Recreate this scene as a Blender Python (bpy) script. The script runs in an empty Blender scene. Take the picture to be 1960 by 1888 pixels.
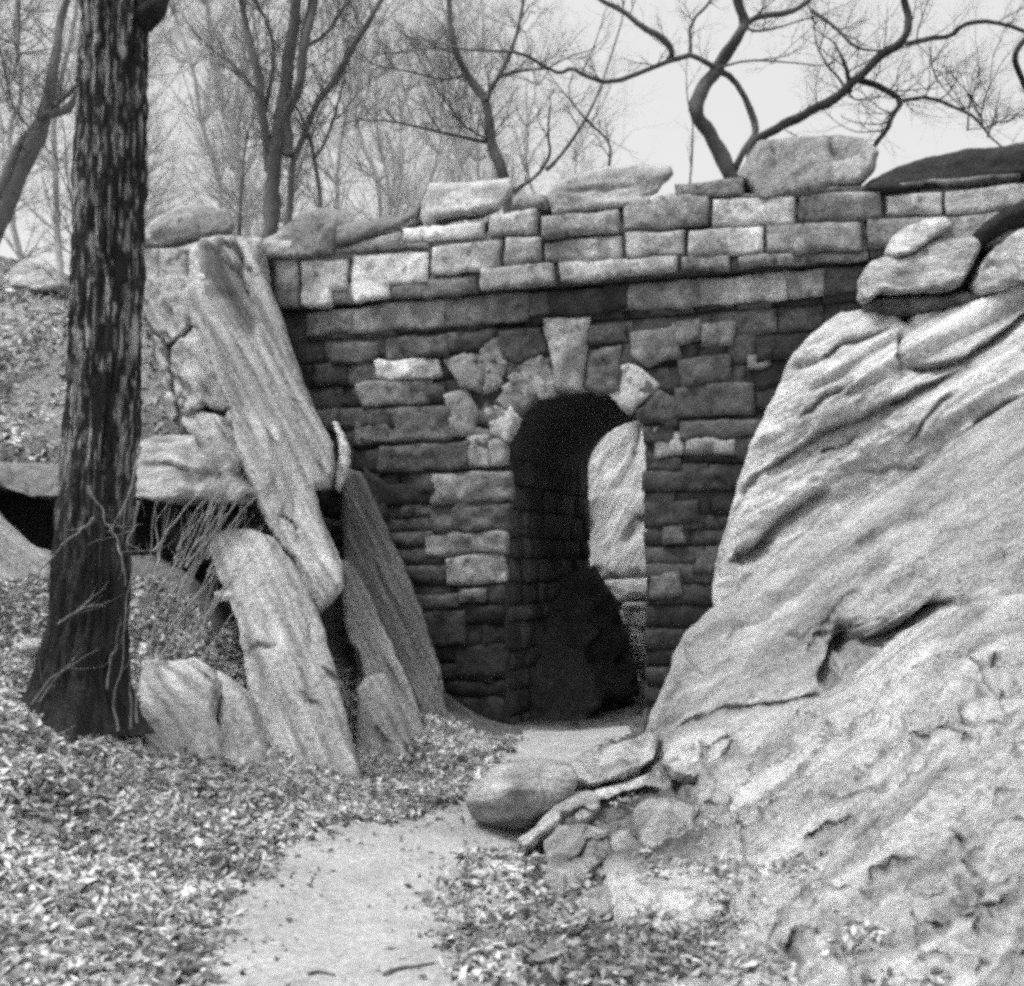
import bpy, math, random
import numpy as np
from mathutils import Vector
from mathutils.geometry import delaunay_2d_cdt
R = math.radians
rng = np.random.default_rng(7)
random.seed(7)
scene = bpy.context.scene
col = scene.collection

# ------------------------------------------------------------------ camera, sky, sun, exposure
F, HY, CX, CZ = 2366.0, 1081.0, 980.0, 1.65       # focal length and horizon of the photograph (1960 px wide)
cam_d = bpy.data.cameras.new("camera")
cam = bpy.data.objects.new("camera", cam_d); col.objects.link(cam)
cam.location = (0, 0, CZ); cam.rotation_euler = (R(90), 0, 0)
cam_d.sensor_fit = 'HORIZONTAL'; cam_d.sensor_width = 36
cam_d.lens = F / 1960 * 36
cam_d.shift_y = (HY - 944) / 1960
cam_d.clip_start = 0.05; cam_d.clip_end = 3000
cam_d.dof.use_dof = True; cam_d.dof.focus_distance = 8.6; cam_d.dof.aperture_fstop = 2.2
scene.camera = cam

SUN_EL, SUN_AZ = 64, -110        # azimuth measured from +Y (into the picture), negative = left
world = bpy.data.worlds.new("World"); scene.world = world
world.use_nodes = True
nt = world.node_tree; nt.nodes.clear()
sky = nt.nodes.new('ShaderNodeTexSky'); sky.sky_type = 'NISHITA'; sky.sun_disc = False
sky.sun_elevation = R(SUN_EL); sky.sun_rotation = R(SUN_AZ)
sky.air_density = 1.0; sky.dust_density = 6.0; sky.ozone_density = 1.0
bw = nt.nodes.new('ShaderNodeRGBToBW')
bg = nt.nodes.new('ShaderNodeBackground'); bg.inputs[1].default_value = 0.15
wo = nt.nodes.new('ShaderNodeOutputWorld')
nt.links.new(sky.outputs[0], bw.inputs[0]); mxs = nt.nodes.new('ShaderNodeMix'); mxs.data_type = 'FLOAT'; mxs.inputs[0].default_value = .6; mxs.inputs[3].default_value = 4.3   # high white cloud over the sky
nt.links.new(bw.outputs[0], mxs.inputs[2]); nt.links.new(mxs.outputs[0], bg.inputs[0]); nt.links.new(bg.outputs[0], wo.inputs[0])
sd = bpy.data.lights.new("sun", 'SUN'); sd.energy = 1.6; sd.angle = R(16); sd.color = (1, 1, 1)
sun = bpy.data.objects.new("sun", sd); col.objects.link(sun)
dirv = Vector((math.sin(R(SUN_AZ)) * math.cos(R(SUN_EL)), math.cos(R(SUN_AZ)) * math.cos(R(SUN_EL)), math.sin(R(SUN_EL))))
sun.rotation_euler = dirv.to_track_quat('Z', 'Y').to_euler()
scene.view_settings.view_transform = 'Standard'; scene.view_settings.look = 'None'
scene.view_settings.gamma = 1; scene.view_settings.exposure = 0.68
scene.cycles.filter_width = 3.6
scene.cycles.use_adaptive_sampling = True; scene.cycles.adaptive_threshold = .06; scene.cycles.adaptive_min_samples = 16; scene.cycles.sample_clamp_indirect = 3
scene.cycles.use_denoising = False      # keep the sampling grain: the print is grainy
scene.cycles.max_bounces = 5; scene.cycles.diffuse_bounces = 4

# ------------------------------------------------------------------ numeric helpers
def at(px, py, Y):
    return np.array([(px - CX) / F * Y, Y, CZ - (py - HY) / F * Y])

_perm = rng.permutation(4096).astype(np.int64)
_val = rng.random(4096) * 2 - 1
def vnoise(p):
    p = np.asarray(p, float); i = np.floor(p).astype(np.int64); f = p - i
    f = f * f * f * (f * (f * 6 - 15) + 10)
    out = 0
    for dx in (0, 1):
        for dy in (0, 1):
            for dz in (0, 1):
                h = _perm[(_perm[(_perm[(i[:, 0] + dx) & 4095] + i[:, 1] + dy) & 4095] + i[:, 2] + dz) & 4095]
                w = (f[:, 0] if dx else 1 - f[:, 0]) * (f[:, 1] if dy else 1 - f[:, 1]) * (f[:, 2] if dz else 1 - f[:, 2])
                out = out + w * _val[h]
    return out
def fbm(p, octv=4, gain=.5):
    p = np.asarray(p, float); a = 1; s = 0
    for k in range(octv):
        s = s + a * vnoise(p + 17.3 * k); p = p * 2.03; a *= gain
    return s

def tps(pts, vals, lam=1e-4):
    pts = np.asarray(pts, float); vals = np.asarray(vals, float)
    c = pts.mean(0); s = max(pts.std(), 1e-6); q = (pts - c) / s
    def U(d2): return np.where(d2 > 1e-12, d2 * np.log(np.maximum(d2, 1e-12)), 0)
    n = len(q); K = U(((q[:, None] - q[None]) ** 2).sum(-1)) + lam * np.eye(n)
    Pm = np.c_[np.ones(n), q]
    A = np.block([[K, Pm], [Pm.T, np.zeros((3, 3))]])
    w = np.linalg.lstsq(A, np.r_[vals, 0, 0, 0], rcond=None)[0]
    def f(x):
        x = (np.asarray(x, float) - c) / s; out = np.empty(len(x))
        for a in range(0, len(x), 20000):
            xx = x[a:a + 20000]
            out[a:a + 20000] = U(((xx[:, None] - q[None]) ** 2).sum(-1)) @ w[:n] + w[n] + xx @ w[n + 1:]
        return out
    return f

def seg_dist(P, line):
    """distance of points to a polyline and signed side of the nearest segment"""
    line = np.asarray(line, float); best = np.full(len(P), 1e9); side = np.zeros(len(P)); par = np.zeros(len(P))
    for k, (a, b) in enumerate(zip(line[:-1], line[1:])):
        ab = b - a; L = (ab ** 2).sum() + 1e-12
        t = np.clip(((P - a) @ ab) / L, 0, 1); d = np.hypot(*(P - (a + t[:, None] * ab)).T)
        s = ab[0] * (P[:, 1] - a[1]) - ab[1] * (P[:, 0] - a[0])
        m = d < best; best[m] = d[m]; side[m] = s[m]; par[m] = (k + t[m]) / (len(line) - 1)
    return best, side, par

def inside(P, poly):
    poly = np.asarray(poly, float); x, y = P[:, 0], P[:, 1]; c = np.zeros(len(P), bool)
    for a, b in zip(poly, np.roll(poly, -1, 0)):
        cond = (a[1] > y) != (b[1] > y)
        xi = (b[0] - a[0]) * (y - a[1]) / (b[1] - a[1] + 1e-12) + a[0]
        c ^= cond & (x < xi)
    return c

# ------------------------------------------------------------------ object helpers
def tag(o, label=None, cat=None, group=None, kind=None):
    if label: o['label'] = label
    if cat: o['category'] = cat
    if group: o['group'] = group
    if kind: o['kind'] = kind
    return o
def empty(name, loc=(0, 0, 0), **k):
    o = bpy.data.objects.new(name, None); col.objects.link(o); o.location = loc; o.empty_display_size = .2
    return tag(o, **k)
def mk(name, V, Fc, mat, tone=.4, uvw=None, parent=None, smooth=True):
    V = np.asarray(V, float)
    org = np.zeros(3)
    if parent is not None: org = np.array(parent.location)
    elif len(V):
        org = np.array([(V[:, 0].min() + V[:, 0].max()) / 2, (V[:, 1].min() + V[:, 1].max()) / 2, V[:, 2].min()])
    me = bpy.data.meshes.new(name); me.from_pydata((V - org).tolist(), [], [tuple(int(i) for i in f) for f in Fc])
    a = me.attributes.new('tone', 'FLOAT', 'POINT')
    a.data.foreach_set('value', np.broadcast_to(np.asarray(tone, np.float32), (len(V),)).astype(np.float32).ravel())
    b = me.attributes.new('uvw', 'FLOAT_VECTOR', 'POINT')
    b.data.foreach_set('vector', (V if uvw is None else uvw).astype(np.float32).ravel())
    if smooth: me.polygons.foreach_set('use_smooth', np.ones(len(me.polygons), bool))
    me.materials.append(mat); me.update()
    o = bpy.data.objects.new(name, me); col.objects.link(o)
    if parent is not None: o.parent = parent
    else: o.location = org
    return o

# ------------------------------------------------------------------ materials
def node(nt, t, **kw):
    n = nt.nodes.new(t)
    for k, v in kw.items():
        if k.startswith('i_'): n.inputs[k[2:].replace('_', ' ')].default_value = v
        else: setattr(n, k, v)
    return n
def rockmat(name, mott=.35, mscale=5, fine=34, bump=.5, bdist=.02, lichen=.0, lscale=9, ltone=.5, rough=.92, streak=(1, 1, 1), detail=8, strk=None, sk=.3):
    m = bpy.data.materials.new(name); m.use_nodes = True; nt = m.node_tree; nt.nodes.clear(); L = nt.links.new
    out = node(nt, 'ShaderNodeOutputMaterial'); bs = node(nt, 'ShaderNodeBsdfPrincipled')
    bs.inputs['Roughness'].default_value = rough; bs.inputs['Specular IOR Level'].default_value = .25
    at_ = node(nt, 'ShaderNodeAttribute', attribute_name='tone'); uv = node(nt, 'ShaderNodeAttribute', attribute_name='uvw')
    mp = node(nt, 'ShaderNodeMapping'); mp.inputs['Scale'].default_value = streak; L(uv.outputs['Vector'], mp.inputs[0])
    n1 = node(nt, 'ShaderNodeTexNoise'); n1.inputs['Scale'].default_value = mscale; n1.inputs['Detail'].default_value = detail; n1.inputs['Roughness'].default_value = .65
    n2 = node(nt, 'ShaderNodeTexNoise'); n2.inputs['Scale'].default_value = fine; n2.inputs['Detail'].default_value = 4
    L(mp.outputs[0], n1.inputs['Vector']); oc = node(nt, 'ShaderNodeTexCoord'); L(oc.outputs['Object'], n2.inputs['Vector'])
    r1 = node(nt, 'ShaderNodeMapRange'); r1.inputs[1].default_value = .3; r1.inputs[2].default_value = .7; r1.inputs[3].default_value = 1 - mott; r1.inputs[4].default_value = 1 + mott
    L(n1.outputs['Fac'], r1.inputs[0])
    r2 = node(nt, 'ShaderNodeMapRange'); r2.inputs[1].default_value = .3; r2.inputs[2].default_value = .7; r2.inputs[3].default_value = .68; r2.inputs[4].default_value = 1.3
    L(n2.outputs['Fac'], r2.inputs[0])
    m1 = node(nt, 'ShaderNodeMath', operation='MULTIPLY'); L(at_.outputs['Fac'], m1.inputs[0]); L(r1.outputs[0], m1.inputs[1])
    m2 = node(nt, 'ShaderNodeMath', operation='MULTIPLY', use_clamp=True); L(m1.outputs[0], m2.inputs[0]); L(r2.outputs[0], m2.inputs[1])
    last = m2.outputs[0]; n5 = None
    if strk:
        mp5 = node(nt, 'ShaderNodeMapping'); mp5.inputs['Scale'].default_value = strk; L(uv.outputs['Vector'], mp5.inputs[0])
        n5 = node(nt, 'ShaderNodeTexNoise'); n5.inputs['Scale'].default_value = 1; n5.inputs['Detail'].default_value = 5; n5.inputs['Roughness'].default_value = .6; n5.inputs['Distortion'].default_value = .3
        L(mp5.outputs[0], n5.inputs['Vector'])
        r5 = node(nt, 'ShaderNodeMapRange'); r5.inputs[1].default_value = .34; r5.inputs[2].default_value = .56; r5.inputs[3].default_value = 1 - sk * 1.5; r5.inputs[4].default_value = 1 + sk * .8
        L(n5.outputs['Fac'], r5.inputs[0]); m5 = node(nt, 'ShaderNodeMath', operation='MULTIPLY'); L(last, m5.inputs[0]); L(r5.outputs[0], m5.inputs[1]); last = m5.outputs[0]
    if lichen:
        n3 = node(nt, 'ShaderNodeTexNoise'); n3.inputs['Scale'].default_value = lscale; n3.inputs['Detail'].default_value = 7; n3.inputs['Roughness'].default_value = .7
        L(oc.outputs['Object'], n3.inputs['Vector'])
        r3 = node(nt, 'ShaderNodeMapRange'); r3.inputs[1].default_value = .66 - lichen * .3; r3.inputs[2].default_value = .72 - lichen * .3; L(n3.outputs['Fac'], r3.inputs[0])
        m3 = node(nt, 'ShaderNodeMath', operation='MULTIPLY'); m3.inputs[1].default_value = ltone; L(last, m3.inputs[0])
        mx = node(nt, 'ShaderNodeMix'); L(r3.outputs[0], mx.inputs[0]); L(last, mx.inputs[2]); L(m3.outputs[0], mx.inputs[3]); last = mx.outputs[0]
    cb = node(nt, 'ShaderNodeCombineColor')
    for k in range(3): L(last, cb.inputs[k])
    L(cb.outputs[0], bs.inputs['Base Color'])
    b1 = node(nt, 'ShaderNodeBump'); b1.inputs['Strength'].default_value = bump; b1.inputs['Distance'].default_value = bdist
    n4 = node(nt, 'ShaderNodeTexNoise'); n4.inputs['Scale'].default_value = mscale * 3; n4.inputs['Detail'].default_value = 10; n4.inputs['Roughness'].default_value = .7
    L(oc.outputs['Object'], n4.inputs['Vector']); ad = node(nt, 'ShaderNodeMath', operation='MULTIPLY_ADD'); ad.inputs[1].default_value = .35; L(n2.outputs['Fac'], ad.inputs[0]); L(n4.outputs['Fac'], ad.inputs[2]); hh = ad.outputs[0]
    if n5:
        a5 = node(nt, 'ShaderNodeMath', operation='MULTIPLY_ADD'); a5.inputs[1].default_value = 1.6; L(n5.outputs['Fac'], a5.inputs[0]); L(hh, a5.inputs[2]); hh = a5.outputs[0]
    L(hh, b1.inputs['Height']); L(b1.outputs[0], bs.inputs['Normal'])
    L(bs.outputs[0], out.inputs[0])
    return m
M_slab = rockmat('foliated_rock', mott=.28, mscale=5, lichen=.2, lscale=9, ltone=.6, bump=.9, bdist=.05, strk=(4, 16, 1), sk=.26)
M_out = rockmat('outcrop_rock', mott=.26, mscale=4.5, lichen=.24, lscale=9, ltone=.55, bump=1, bdist=.055, strk=(5, 11, 1), sk=.22)
M_out2 = rockmat('rough_outcrop_rock', mott=.28, mscale=5, lichen=.34, lscale=9, ltone=.5, bump=1, bdist=.08, strk=(3, 9, 1), sk=.26)
M_wall = rockmat('masonry_stone', mott=.42, mscale=7, lichen=.3, lscale=8, ltone=.45, bump=.8, bdist=.03)
M_mortar = rockmat('dark_mortar', mott=.3, mscale=10, bump=.5)
M_bark = rockmat('dark_bark', mott=.45, mscale=16, streak=(1, 1, .14), lichen=.0, bump=1.0, bdist=.03)
M_twig = rockmat('bare_branch_bark', mott=.3, mscale=8, fine=40, bump=.3)
M_leaf = rockmat('dry_leaf', mott=.15, mscale=20, bump=.2, rough=.8)
M_soil = rockmat('soil_and_litter', mott=.55, mscale=7, lichen=.35, lscale=16, ltone=.4, bump=1, bdist=.04)
M_path = rockmat('packed_dirt_path', mott=.22, mscale=2.2, lichen=.16, lscale=8, ltone=.72, bump=.8, bdist=.03)

# ------------------------------------------------------------------ terrain
GC = [  # (px, py, Y) ground points seen in the photograph, lifted into the world
 (0,1888,4.84),(300,1888,4.84),(600,1888,4.84),(900,1888,4.84),(1200,1888,4.86),(0,1650,5.9),(250,1600,6.6),(700,1600,7.5),(560,1640,6.9),
 (0,1400,7.3),(150,1385,7.7),(350,1415,8.2),(480,1450,8.7),(660,1440,10.4),(800,1425,11.2),(900,1450,10.6),(1000,1415,11.8),(1200,1395,12.3),
 (-600,1500,6.5),(-600,1200,9),(-520,930,10.4),(-560,880,11.4),(0,1200,9.0),(350,1270,9.5),(430,1380,9.2),(500,1310,10.3),(150,1180,9.3),(380,1110,10.1),(100,1090,10.0),(0,1075,10.2),(300,1085,10.6),(300,1100,11.6),(0,1090,11.6),
 (0,885,12.8),(300,880,12.8),(150,760,14.6),(50,640,17.5),(140,600,19),(0,505,22.5),(-600,700,17),(-900,450,24),
 (500,1200,11.2),(600,1330,11.2),(400,900,12.9),(330,600,14.2),(250,545,15.5),
]
GP = [at(*g) for g in GC]
GP += [np.array(p, float) for p in [(0,-6,0),(-8,-6,0.3),(8,-6,0.6),(-4,1,0),(4,1,.25),(0,2,0),(3,6,.1),(3.2,9,.1),(5,8,.7),(8,9,2.2),(12,10,3.2),(1.5,10,0),(3.5,11.5,.6),
  (.45,13.5,0),(1.1,13.5,.02),(1.3,14.8,.06),(1.64,16.6,.8),(2.2,19,1.5),(-1,15.5,1.2),(-3,17,4.2),(6,15,4.0),(5,18,3.8),(2,24,3.4),(-3,24,4.2),(6,26,4.6),(-9,30,7.6),(0,36,4.8),(10,36,5.5),(12,18,4.5),(0,55,6),(-25,55,9),(25,55,7),(25,10,4),(-25,10,5),(-25,-8,2),(25,-8,2)]]
GP = np.array(GP)
_H = tps(GP[:, :2], GP[:, 2], 1e-3)
def Hs(x, y):
    x = np.asarray(x, float); y = np.asarray(y, float)
    xc = np.clip(x, -28, 28); yc = np.clip(y, -8, 58)
    h = _H(np.c_[xc, yc])
    far = np.clip((np.hypot(x - xc, y - yc)) / 120, 0, 1)
    return h * (1 - far) + 7 * far
def ground_h(x, y, rough=True):
    h = Hs(x, y)
    if rough:
        P = np.c_[x, y, np.zeros(len(x))]
        onp = path_mask(x, y)
        h = h + (.05 * fbm(P * 1.6, 3) + .018 * fbm(P * 7, 2)) * (1 - .85 * onp)
    return h
PATH = [(360,1900),(425,1740),(485,1680),(560,1630),(750,1565),(880,1510),(935,1470),(985,1415),(1010,1398),(1150,1392),(1225,1388),(1180,1425),(1130,1450),(1075,1500),(1075,1560),(1000,1600),(900,1610),(868,1680),(862,1740),(890,1800),(905,1900)]
def flat(px, py):
    Y = CZ / ((py - HY) / F); return ((px - CX) / F * Y, Y)
PATHW = [flat(x, y) for x, y in PATH] 
PATHW = [(-1.0, -6)] + [(-1.15, 3.5)] + PATHW + [(-.1, 3.5), (.2, -6)]
PATHW = np.array(PATHW)
# the path runs on through the arch
def path_mask(x, y, soft=.12):
    P = np.c_[x, y]; d, _, _ = seg_dist(P, np.r_[PATHW, PATHW[:1]])
    d = np.where(inside(P, PATHW), d, -d) + .06 * fbm(np.c_[x, y, x * 0] * 4, 3)
    return np.clip(d / soft + .5, 0, 1)

def axis(lo, a, b, hi, st):
    n = int((b - a) / st); c = list(np.linspace(a, b, n + 1)); s = st; v = a; L = []
    while v > lo: s *= 1.25; v -= s; L.append(v)
    s = st; v = b; U = []
    while v < hi: s *= 1.25; v += s; U.append(v)
    return np.array(L[::-1] + c + U)
xs = axis(-700, -5.5, 6, 700, .07); ys = axis(-100, 3.2, 18, 1200, .07)
XX, YY = np.meshgrid(xs, ys); gx, gy = XX.ravel(), YY.ravel()
gz = ground_h(gx, gy); nx = len(xs)
ii = (np.arange(len(ys) - 1)[:, None] * nx + np.arange(nx - 1)).ravel()
Fg = np.c_[ii, ii + 1, ii + nx + 1, ii + nx]
tg = .17 + .14 * np.clip((gz - 2.6) / 1.5, 0, 1) + .05 * fbm(np.c_[gx, gy, gx * 0] * .8, 3)
ground = mk('ground', np.c_[gx, gy, gz], Fg, M_soil, tg); ground['kind'] = 'structure'
keep = path_mask(gx, gy) > .45
pm = keep.reshape(XX.shape); cell = (pm[:-1, :-1] & pm[1:, :-1] & pm[:-1, 1:] & pm[1:, 1:]).ravel()
used = np.unique(Fg[cell]); remap = -np.ones(len(gx), int); remap[used] = np.arange(len(used))
path = mk('path', np.c_[gx, gy, gz + .006][used], remap[Fg[cell]], M_path, .39); path['kind'] = 'structure'

# ------------------------------------------------------------------ rocks grown from a traced outline, with their own distance, thickness and back
def polyjit(outline, step, jit, sm=1):
    o = np.asarray(outline, float); out = []
    for a, b in zip(o, np.roll(o, -1, 0)):
        n = max(1, int(np.hypot(*(b - a)) / step))
        for k in range(n): out.append(a + (b - a) * k / n)
    out = np.array(out)
    # soften corners, then roughen
    for _ in range(sm): out = .5 * out + .25 * (np.roll(out, 1, 0) + np.roll(out, -1, 0))
    d = np.c_[fbm(np.c_[out / 22, out[:, 0] * 0 + 3], 3), fbm(np.c_[out / 22, out[:, 0] * 0 + 9], 3)]
    return out + d * jit
def tri_fill(bd, step):
    lo, hi = bd.min(0), bd.max(0)
    gx = np.arange(lo[0], hi[0], step); gy = np.arange(lo[1], hi[1], step * .866)
    G = np.array([(x + (step / 2 if j % 2 else 0), y) for j, y in enumerate(gy) for x in gx]) if len(gx) and len(gy) else np.zeros((0, 2))
    if len(G):
        G = G + rng.uniform(-.2, .2, G.shape) * step
        G = G[inside(G, bd)]
    if len(G):
        d, _, _ = seg_dist(G, np.r_[bd, bd[:1]]); G = G[d > step * .55]
    pts = [Vector(p) for p in np.r_[bd, G]]
    v, e, f, *_ = delaunay_2d_cdt(pts, [], [list(range(len(bd)))], 1, 1e-5)
    return np.array([tuple(p) for p in v]), [tuple(x) for x in f]
def loops(faces):
    E = {}
    for f in faces:
        for a, b in zip(f, f[1:] + f[:1]):
            E[(a, b)] = 1
    nxt = {a: b for (a, b) in E if (b, a) not in E}
    best = []
    while nxt:
        s = next(iter(nxt)); L = [s]; c = nxt.pop(s)
        while c != s and c in nxt: L.append(c); c = nxt.pop(c)
        if len(L) > len(best): best = L
    return best
def facets(x, size, an):
    x = x / np.array([an, 1.]); lo = x.min(0) - size; hi = x.max(0) + size
    n = int(max(6, (hi - lo).prod() / size ** 2)); S = lo + rng.random((n, 2)) * (hi - lo); h = rng.uniform(-.7, .7, n); g = rng.normal(0, .9, (n, 2)) / size
    out = np.zeros(len(x))
    for a in range(0, len(x), 4000):
        X = x[a:a + 4000]; D = X[:, None] - S[None]; d2 = (D ** 2).sum(-1)
        w = np.exp(-(d2 - d2.min(1)[:, None]) / (size * .3) ** 2); val = np.clip(h[None] + (D * g[None]).sum(-1), -1.4, 1.4)
        out[a:a + 4000] = (w * val).sum(1) / w.sum(1)
    return out
def relief_geo(outline, ctrl, step=7, rw=.12, rk=1.0, back=.6, amp=.03, nsc=2.5, ang=0, aniso=1, cracks=(), patches=(), tone=.4, jit=2.0, fine=.006, pyr=.8, facet=None, fsize=.28, lay=0.0, ls=.2, rc=0, sm=1):
    if facet is None: facet = amp * 1.1; amp = amp * .55
    bd = polyjit(outline, step, jit, sm); P2, faces = tri_fill(bd, step)
    c = np.array(ctrl, float)
    Y0 = tps(c[:, :2], c[:, 2], 1e-3)(P2) if len(c) >= 3 else np.full(len(P2), c[0, 2])
    d, _, _ = seg_dist(P2, np.r_[bd, bd[:1]])
    dm = d * Y0 / F; t = np.clip(dm / rw, 0, 1)
    Y = Y0 + rw * rk * (1 - np.sqrt(1 - (1 - t) ** 2))
    P = np.array([(P2[:, 0] - CX) / F * Y, Y, CZ - (P2[:, 1] - HY) / F * Y]).T
    fa = np.array([f for f in faces if len(f) == 3])
    n = np.zeros_like(P); fn = np.cross(P[fa[:, 1]] - P[fa[:, 0]], P[fa[:, 2]] - P[fa[:, 0]])
    for k in range(3): np.add.at(n, fa[:, k], fn)
    n /= np.linalg.norm(n, axis=1)[:, None] + 1e-12
    flip = (n[:, 1].mean() > 0)
    if flip: n = -n; faces = [f[::-1] for f in faces]
    sx, sy = math.cos(R(ang)), -math.sin(R(ang))      # streak direction in the face (angle counter-clockwise from right)
    k = Y0.mean() / F
    s = (P2[:, 0] * sx + P2[:, 1] * sy) * k; q = (P2[:, 0] * -sy + P2[:, 1] * sx) * k
    Q = np.c_[s / aniso, q, P[:, 1] * .8]
    ed = np.clip(dm / .05, .15, 1)
    big = fbm(Q * nsc, 3); disp = amp * big + amp * .45 * (np.abs(fbm(Q * nsc * 2.3 + 40, 3)) * -2 + .5) + fine * fbm(Q * nsc * 9, 2)
    P = P + n * (disp * ed)[:, None]
    if lay:
        ph = q / ls + .5 * fbm(np.c_[s / aniso * .9, q * 1.3, s * 0 + 3.3], 3); fr_ = ph - np.floor(ph); hsh = _val[(np.floor(ph).astype(int) * 37 + 11) & 4095]
        on_ = np.clip(fbm(np.c_[s * .8, q * 1.1, s * 0 + 8.8], 2) * 2 + .9, 0, 1)
        P = P + n * (lay * (.6 + .5 * hsh) * (np.clip(fr_ / .82, 0, 1) - np.clip((fr_ - .82) / .18, 0, 1)) * on_ * ed)[:, None]
    layf = None
    if lay: layf = (np.exp(-(np.minimum(fr_, 1 - fr_) / .09) ** 2) * on_) if lay > .05 else None
    rl = list(cracks)
    if rc:
        lo_, hi_ = P2.min(0), P2.max(0)
        for _ in range(rc):
            p0 = lo_ + rng.random(2) * (hi_ - lo_); L_ = rng.uniform(30, 150); a_ = R(ang) + rng.normal(0, .22) + (R(75) if rng.random() < .22 else 0)
            dv = np.array([math.cos(a_), -math.sin(a_)]); pv = np.array([-dv[1], dv[0]])
            rl.append(([tuple(p0 + dv * L_ * t + pv * rng.normal(0, 5)) for t in (0, .25, .5, .75, 1)], rng.uniform(2.2, 6), rng.uniform(.03, .11), 0, .6))
    cracks = rl
    if facet:
        P = P + n * (facets(np.c_[s, q], fsize, aniso ** .5) * facet * ed)[:, None]
    tn = np.full(len(P), float(tone)) * np.clip(1 + .2 * fbm(Q * 2.1 + 70, 4), .5, 1.5)
    if layf is not None: tn *= 1 - .38 * layf * np.clip(.6 + fbm(Q * 1.7 + 20, 3), 0, 1)
    for (line, w, dep, side, tt) in cracks:
        dd, sg, par = seg_dist(P2 + 3.0 * np.c_[fbm(Q * 9 + 5, 2), fbm(Q * 9 + 9, 2)], line)
        taper = np.clip(np.minimum(par, 1 - par) * 6, .25, 1)
        if side == 0: g = np.exp(-(dd / (w * taper)) ** 2)
        else:
            on = (sg * side > 0); g = np.where(on, np.exp(-dd / (w * 1.0)), np.exp(-(dd / (w * .18)) ** 2))
        P[:, 1] += dep * g * taper
        tn *= 1 - tt * np.exp(-(dd / (w * .8)) ** 2)
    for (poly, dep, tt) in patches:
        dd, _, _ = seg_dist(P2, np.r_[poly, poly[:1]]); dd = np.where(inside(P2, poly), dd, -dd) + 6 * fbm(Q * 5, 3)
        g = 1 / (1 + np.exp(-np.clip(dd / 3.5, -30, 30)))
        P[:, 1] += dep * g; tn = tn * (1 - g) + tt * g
    uvw = np.c_[s / aniso, q, P[:, 1]]
    L = loops(faces); ctr = P[L].mean(0); V = [P]; U = [uvw]; T = [tn]; prev = L; Fc = list(faces); base = len(P)
    nr = 5
    for j in range(1, nr + 1):
        th = j / nr * math.pi / 2 * .9; sc = math.cos(th) ** pyr
        ring = P[L].copy(); off = ring - ctr; ring[:, [0, 2]] = ctr[[0, 2]] + off[:, [0, 2]] * sc; ring[:, 1] += back * math.sin(th)
        lowm = ring[:, 2] < CZ; ring[lowm, 2] = CZ + (ring[lowm, 2] - CZ) * (1.03 * ring[lowm, 1] / (ring[lowm, 1] - back * math.sin(th)))
        ring += .5 * amp * np.c_[fbm(ring * 3, 2), fbm(ring * 3 + 7, 2), fbm(ring * 3 + 13, 2)]
        V.append(ring); U.append(uvw[L] + np.array([0, 0, 1.]) * off.mean() + np.c_[np.zeros(len(L)), np.full(len(L), back * math.sin(th)), np.zeros(len(L))]); T.append(tn[L]); cur = list(range(base, base + len(L)))
        for a in range(len(L)):
            b = (a + 1) % len(L); Fc.append((prev[b], prev[a], cur[a], cur[b]))
        prev = cur; base += len(L)
    zc_ = ctr[2] if ctr[2] > CZ else CZ + (ctr[2] - CZ) * 1.05 * (ctr[1] + back) / ctr[1]
    V.append(np.array([[ctr[0], ctr[1] + back, zc_]])); U.append(V[-1]); T.append(np.array([tn.mean()]))
    for a in range(len(L)): Fc.append((prev[(a + 1) % len(L)], prev[a], base))
    return np.vstack(V), Fc, np.concatenate(T), np.vstack(U)
def rock(name, label, cat, outline, ctrl, mat=None, group=None, parent=None, **k):
    V, Fc, T, U = relief_geo(outline, ctrl, **k)
    o = mk(name, V, Fc, mat or M_slab, T, U, parent)
    if parent is None: tag(o, label, cat, group)
    elif label: o['label'] = label
    return o

# ------------------------------------------------------------------ the bridge
TH = R(20.5); eu = np.array([math.cos(TH), -math.sin(TH), 0]); en = np.array([-math.sin(TH), -math.cos(TH), 0]); W0 = np.array([.62, 12.2, 0])
def uv_of(px, py, off=0.0):
    k = (px - CX) / F; o = W0 + en * off
    u = (k * o[1] - o[0]) / (eu[0] - k * eu[1]); Y = o[1] + eu[1] * u
    return u, CZ - (py - HY) / F * Y
def wall_pt(u, v, d=0.0):     # d = towards the camera
    u = np.asarray(u, float)
    return W0 + np.multiply.outer(u, eu) + np.multiply.outer(np.asarray(v, float), np.array([0, 0, 1.])) + np.multiply.outer(np.asarray(d, float) + 0 * u, en)
DEP = 2.9
bridge = empty('stone_arch_bridge', tuple(W0), label='rustic stone footbridge with a tall narrow arch, built of rough dark and pale blocks', cat='bridge')
AL, AR, SPR, APEX = -.745, .715, 2.80, 3.40
AC, AW = (AL + AR) / 2, (AR - AL) / 2
arch = [(AL, -.6)] + [(AL, SPR)] + [(AC - AW * math.cos(t), SPR + (APEX - SPR) * math.sin(t)) for t in np.linspace(.12, math.pi - .12, 17)] + [(AR, SPR), (AR, -.6)]
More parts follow.
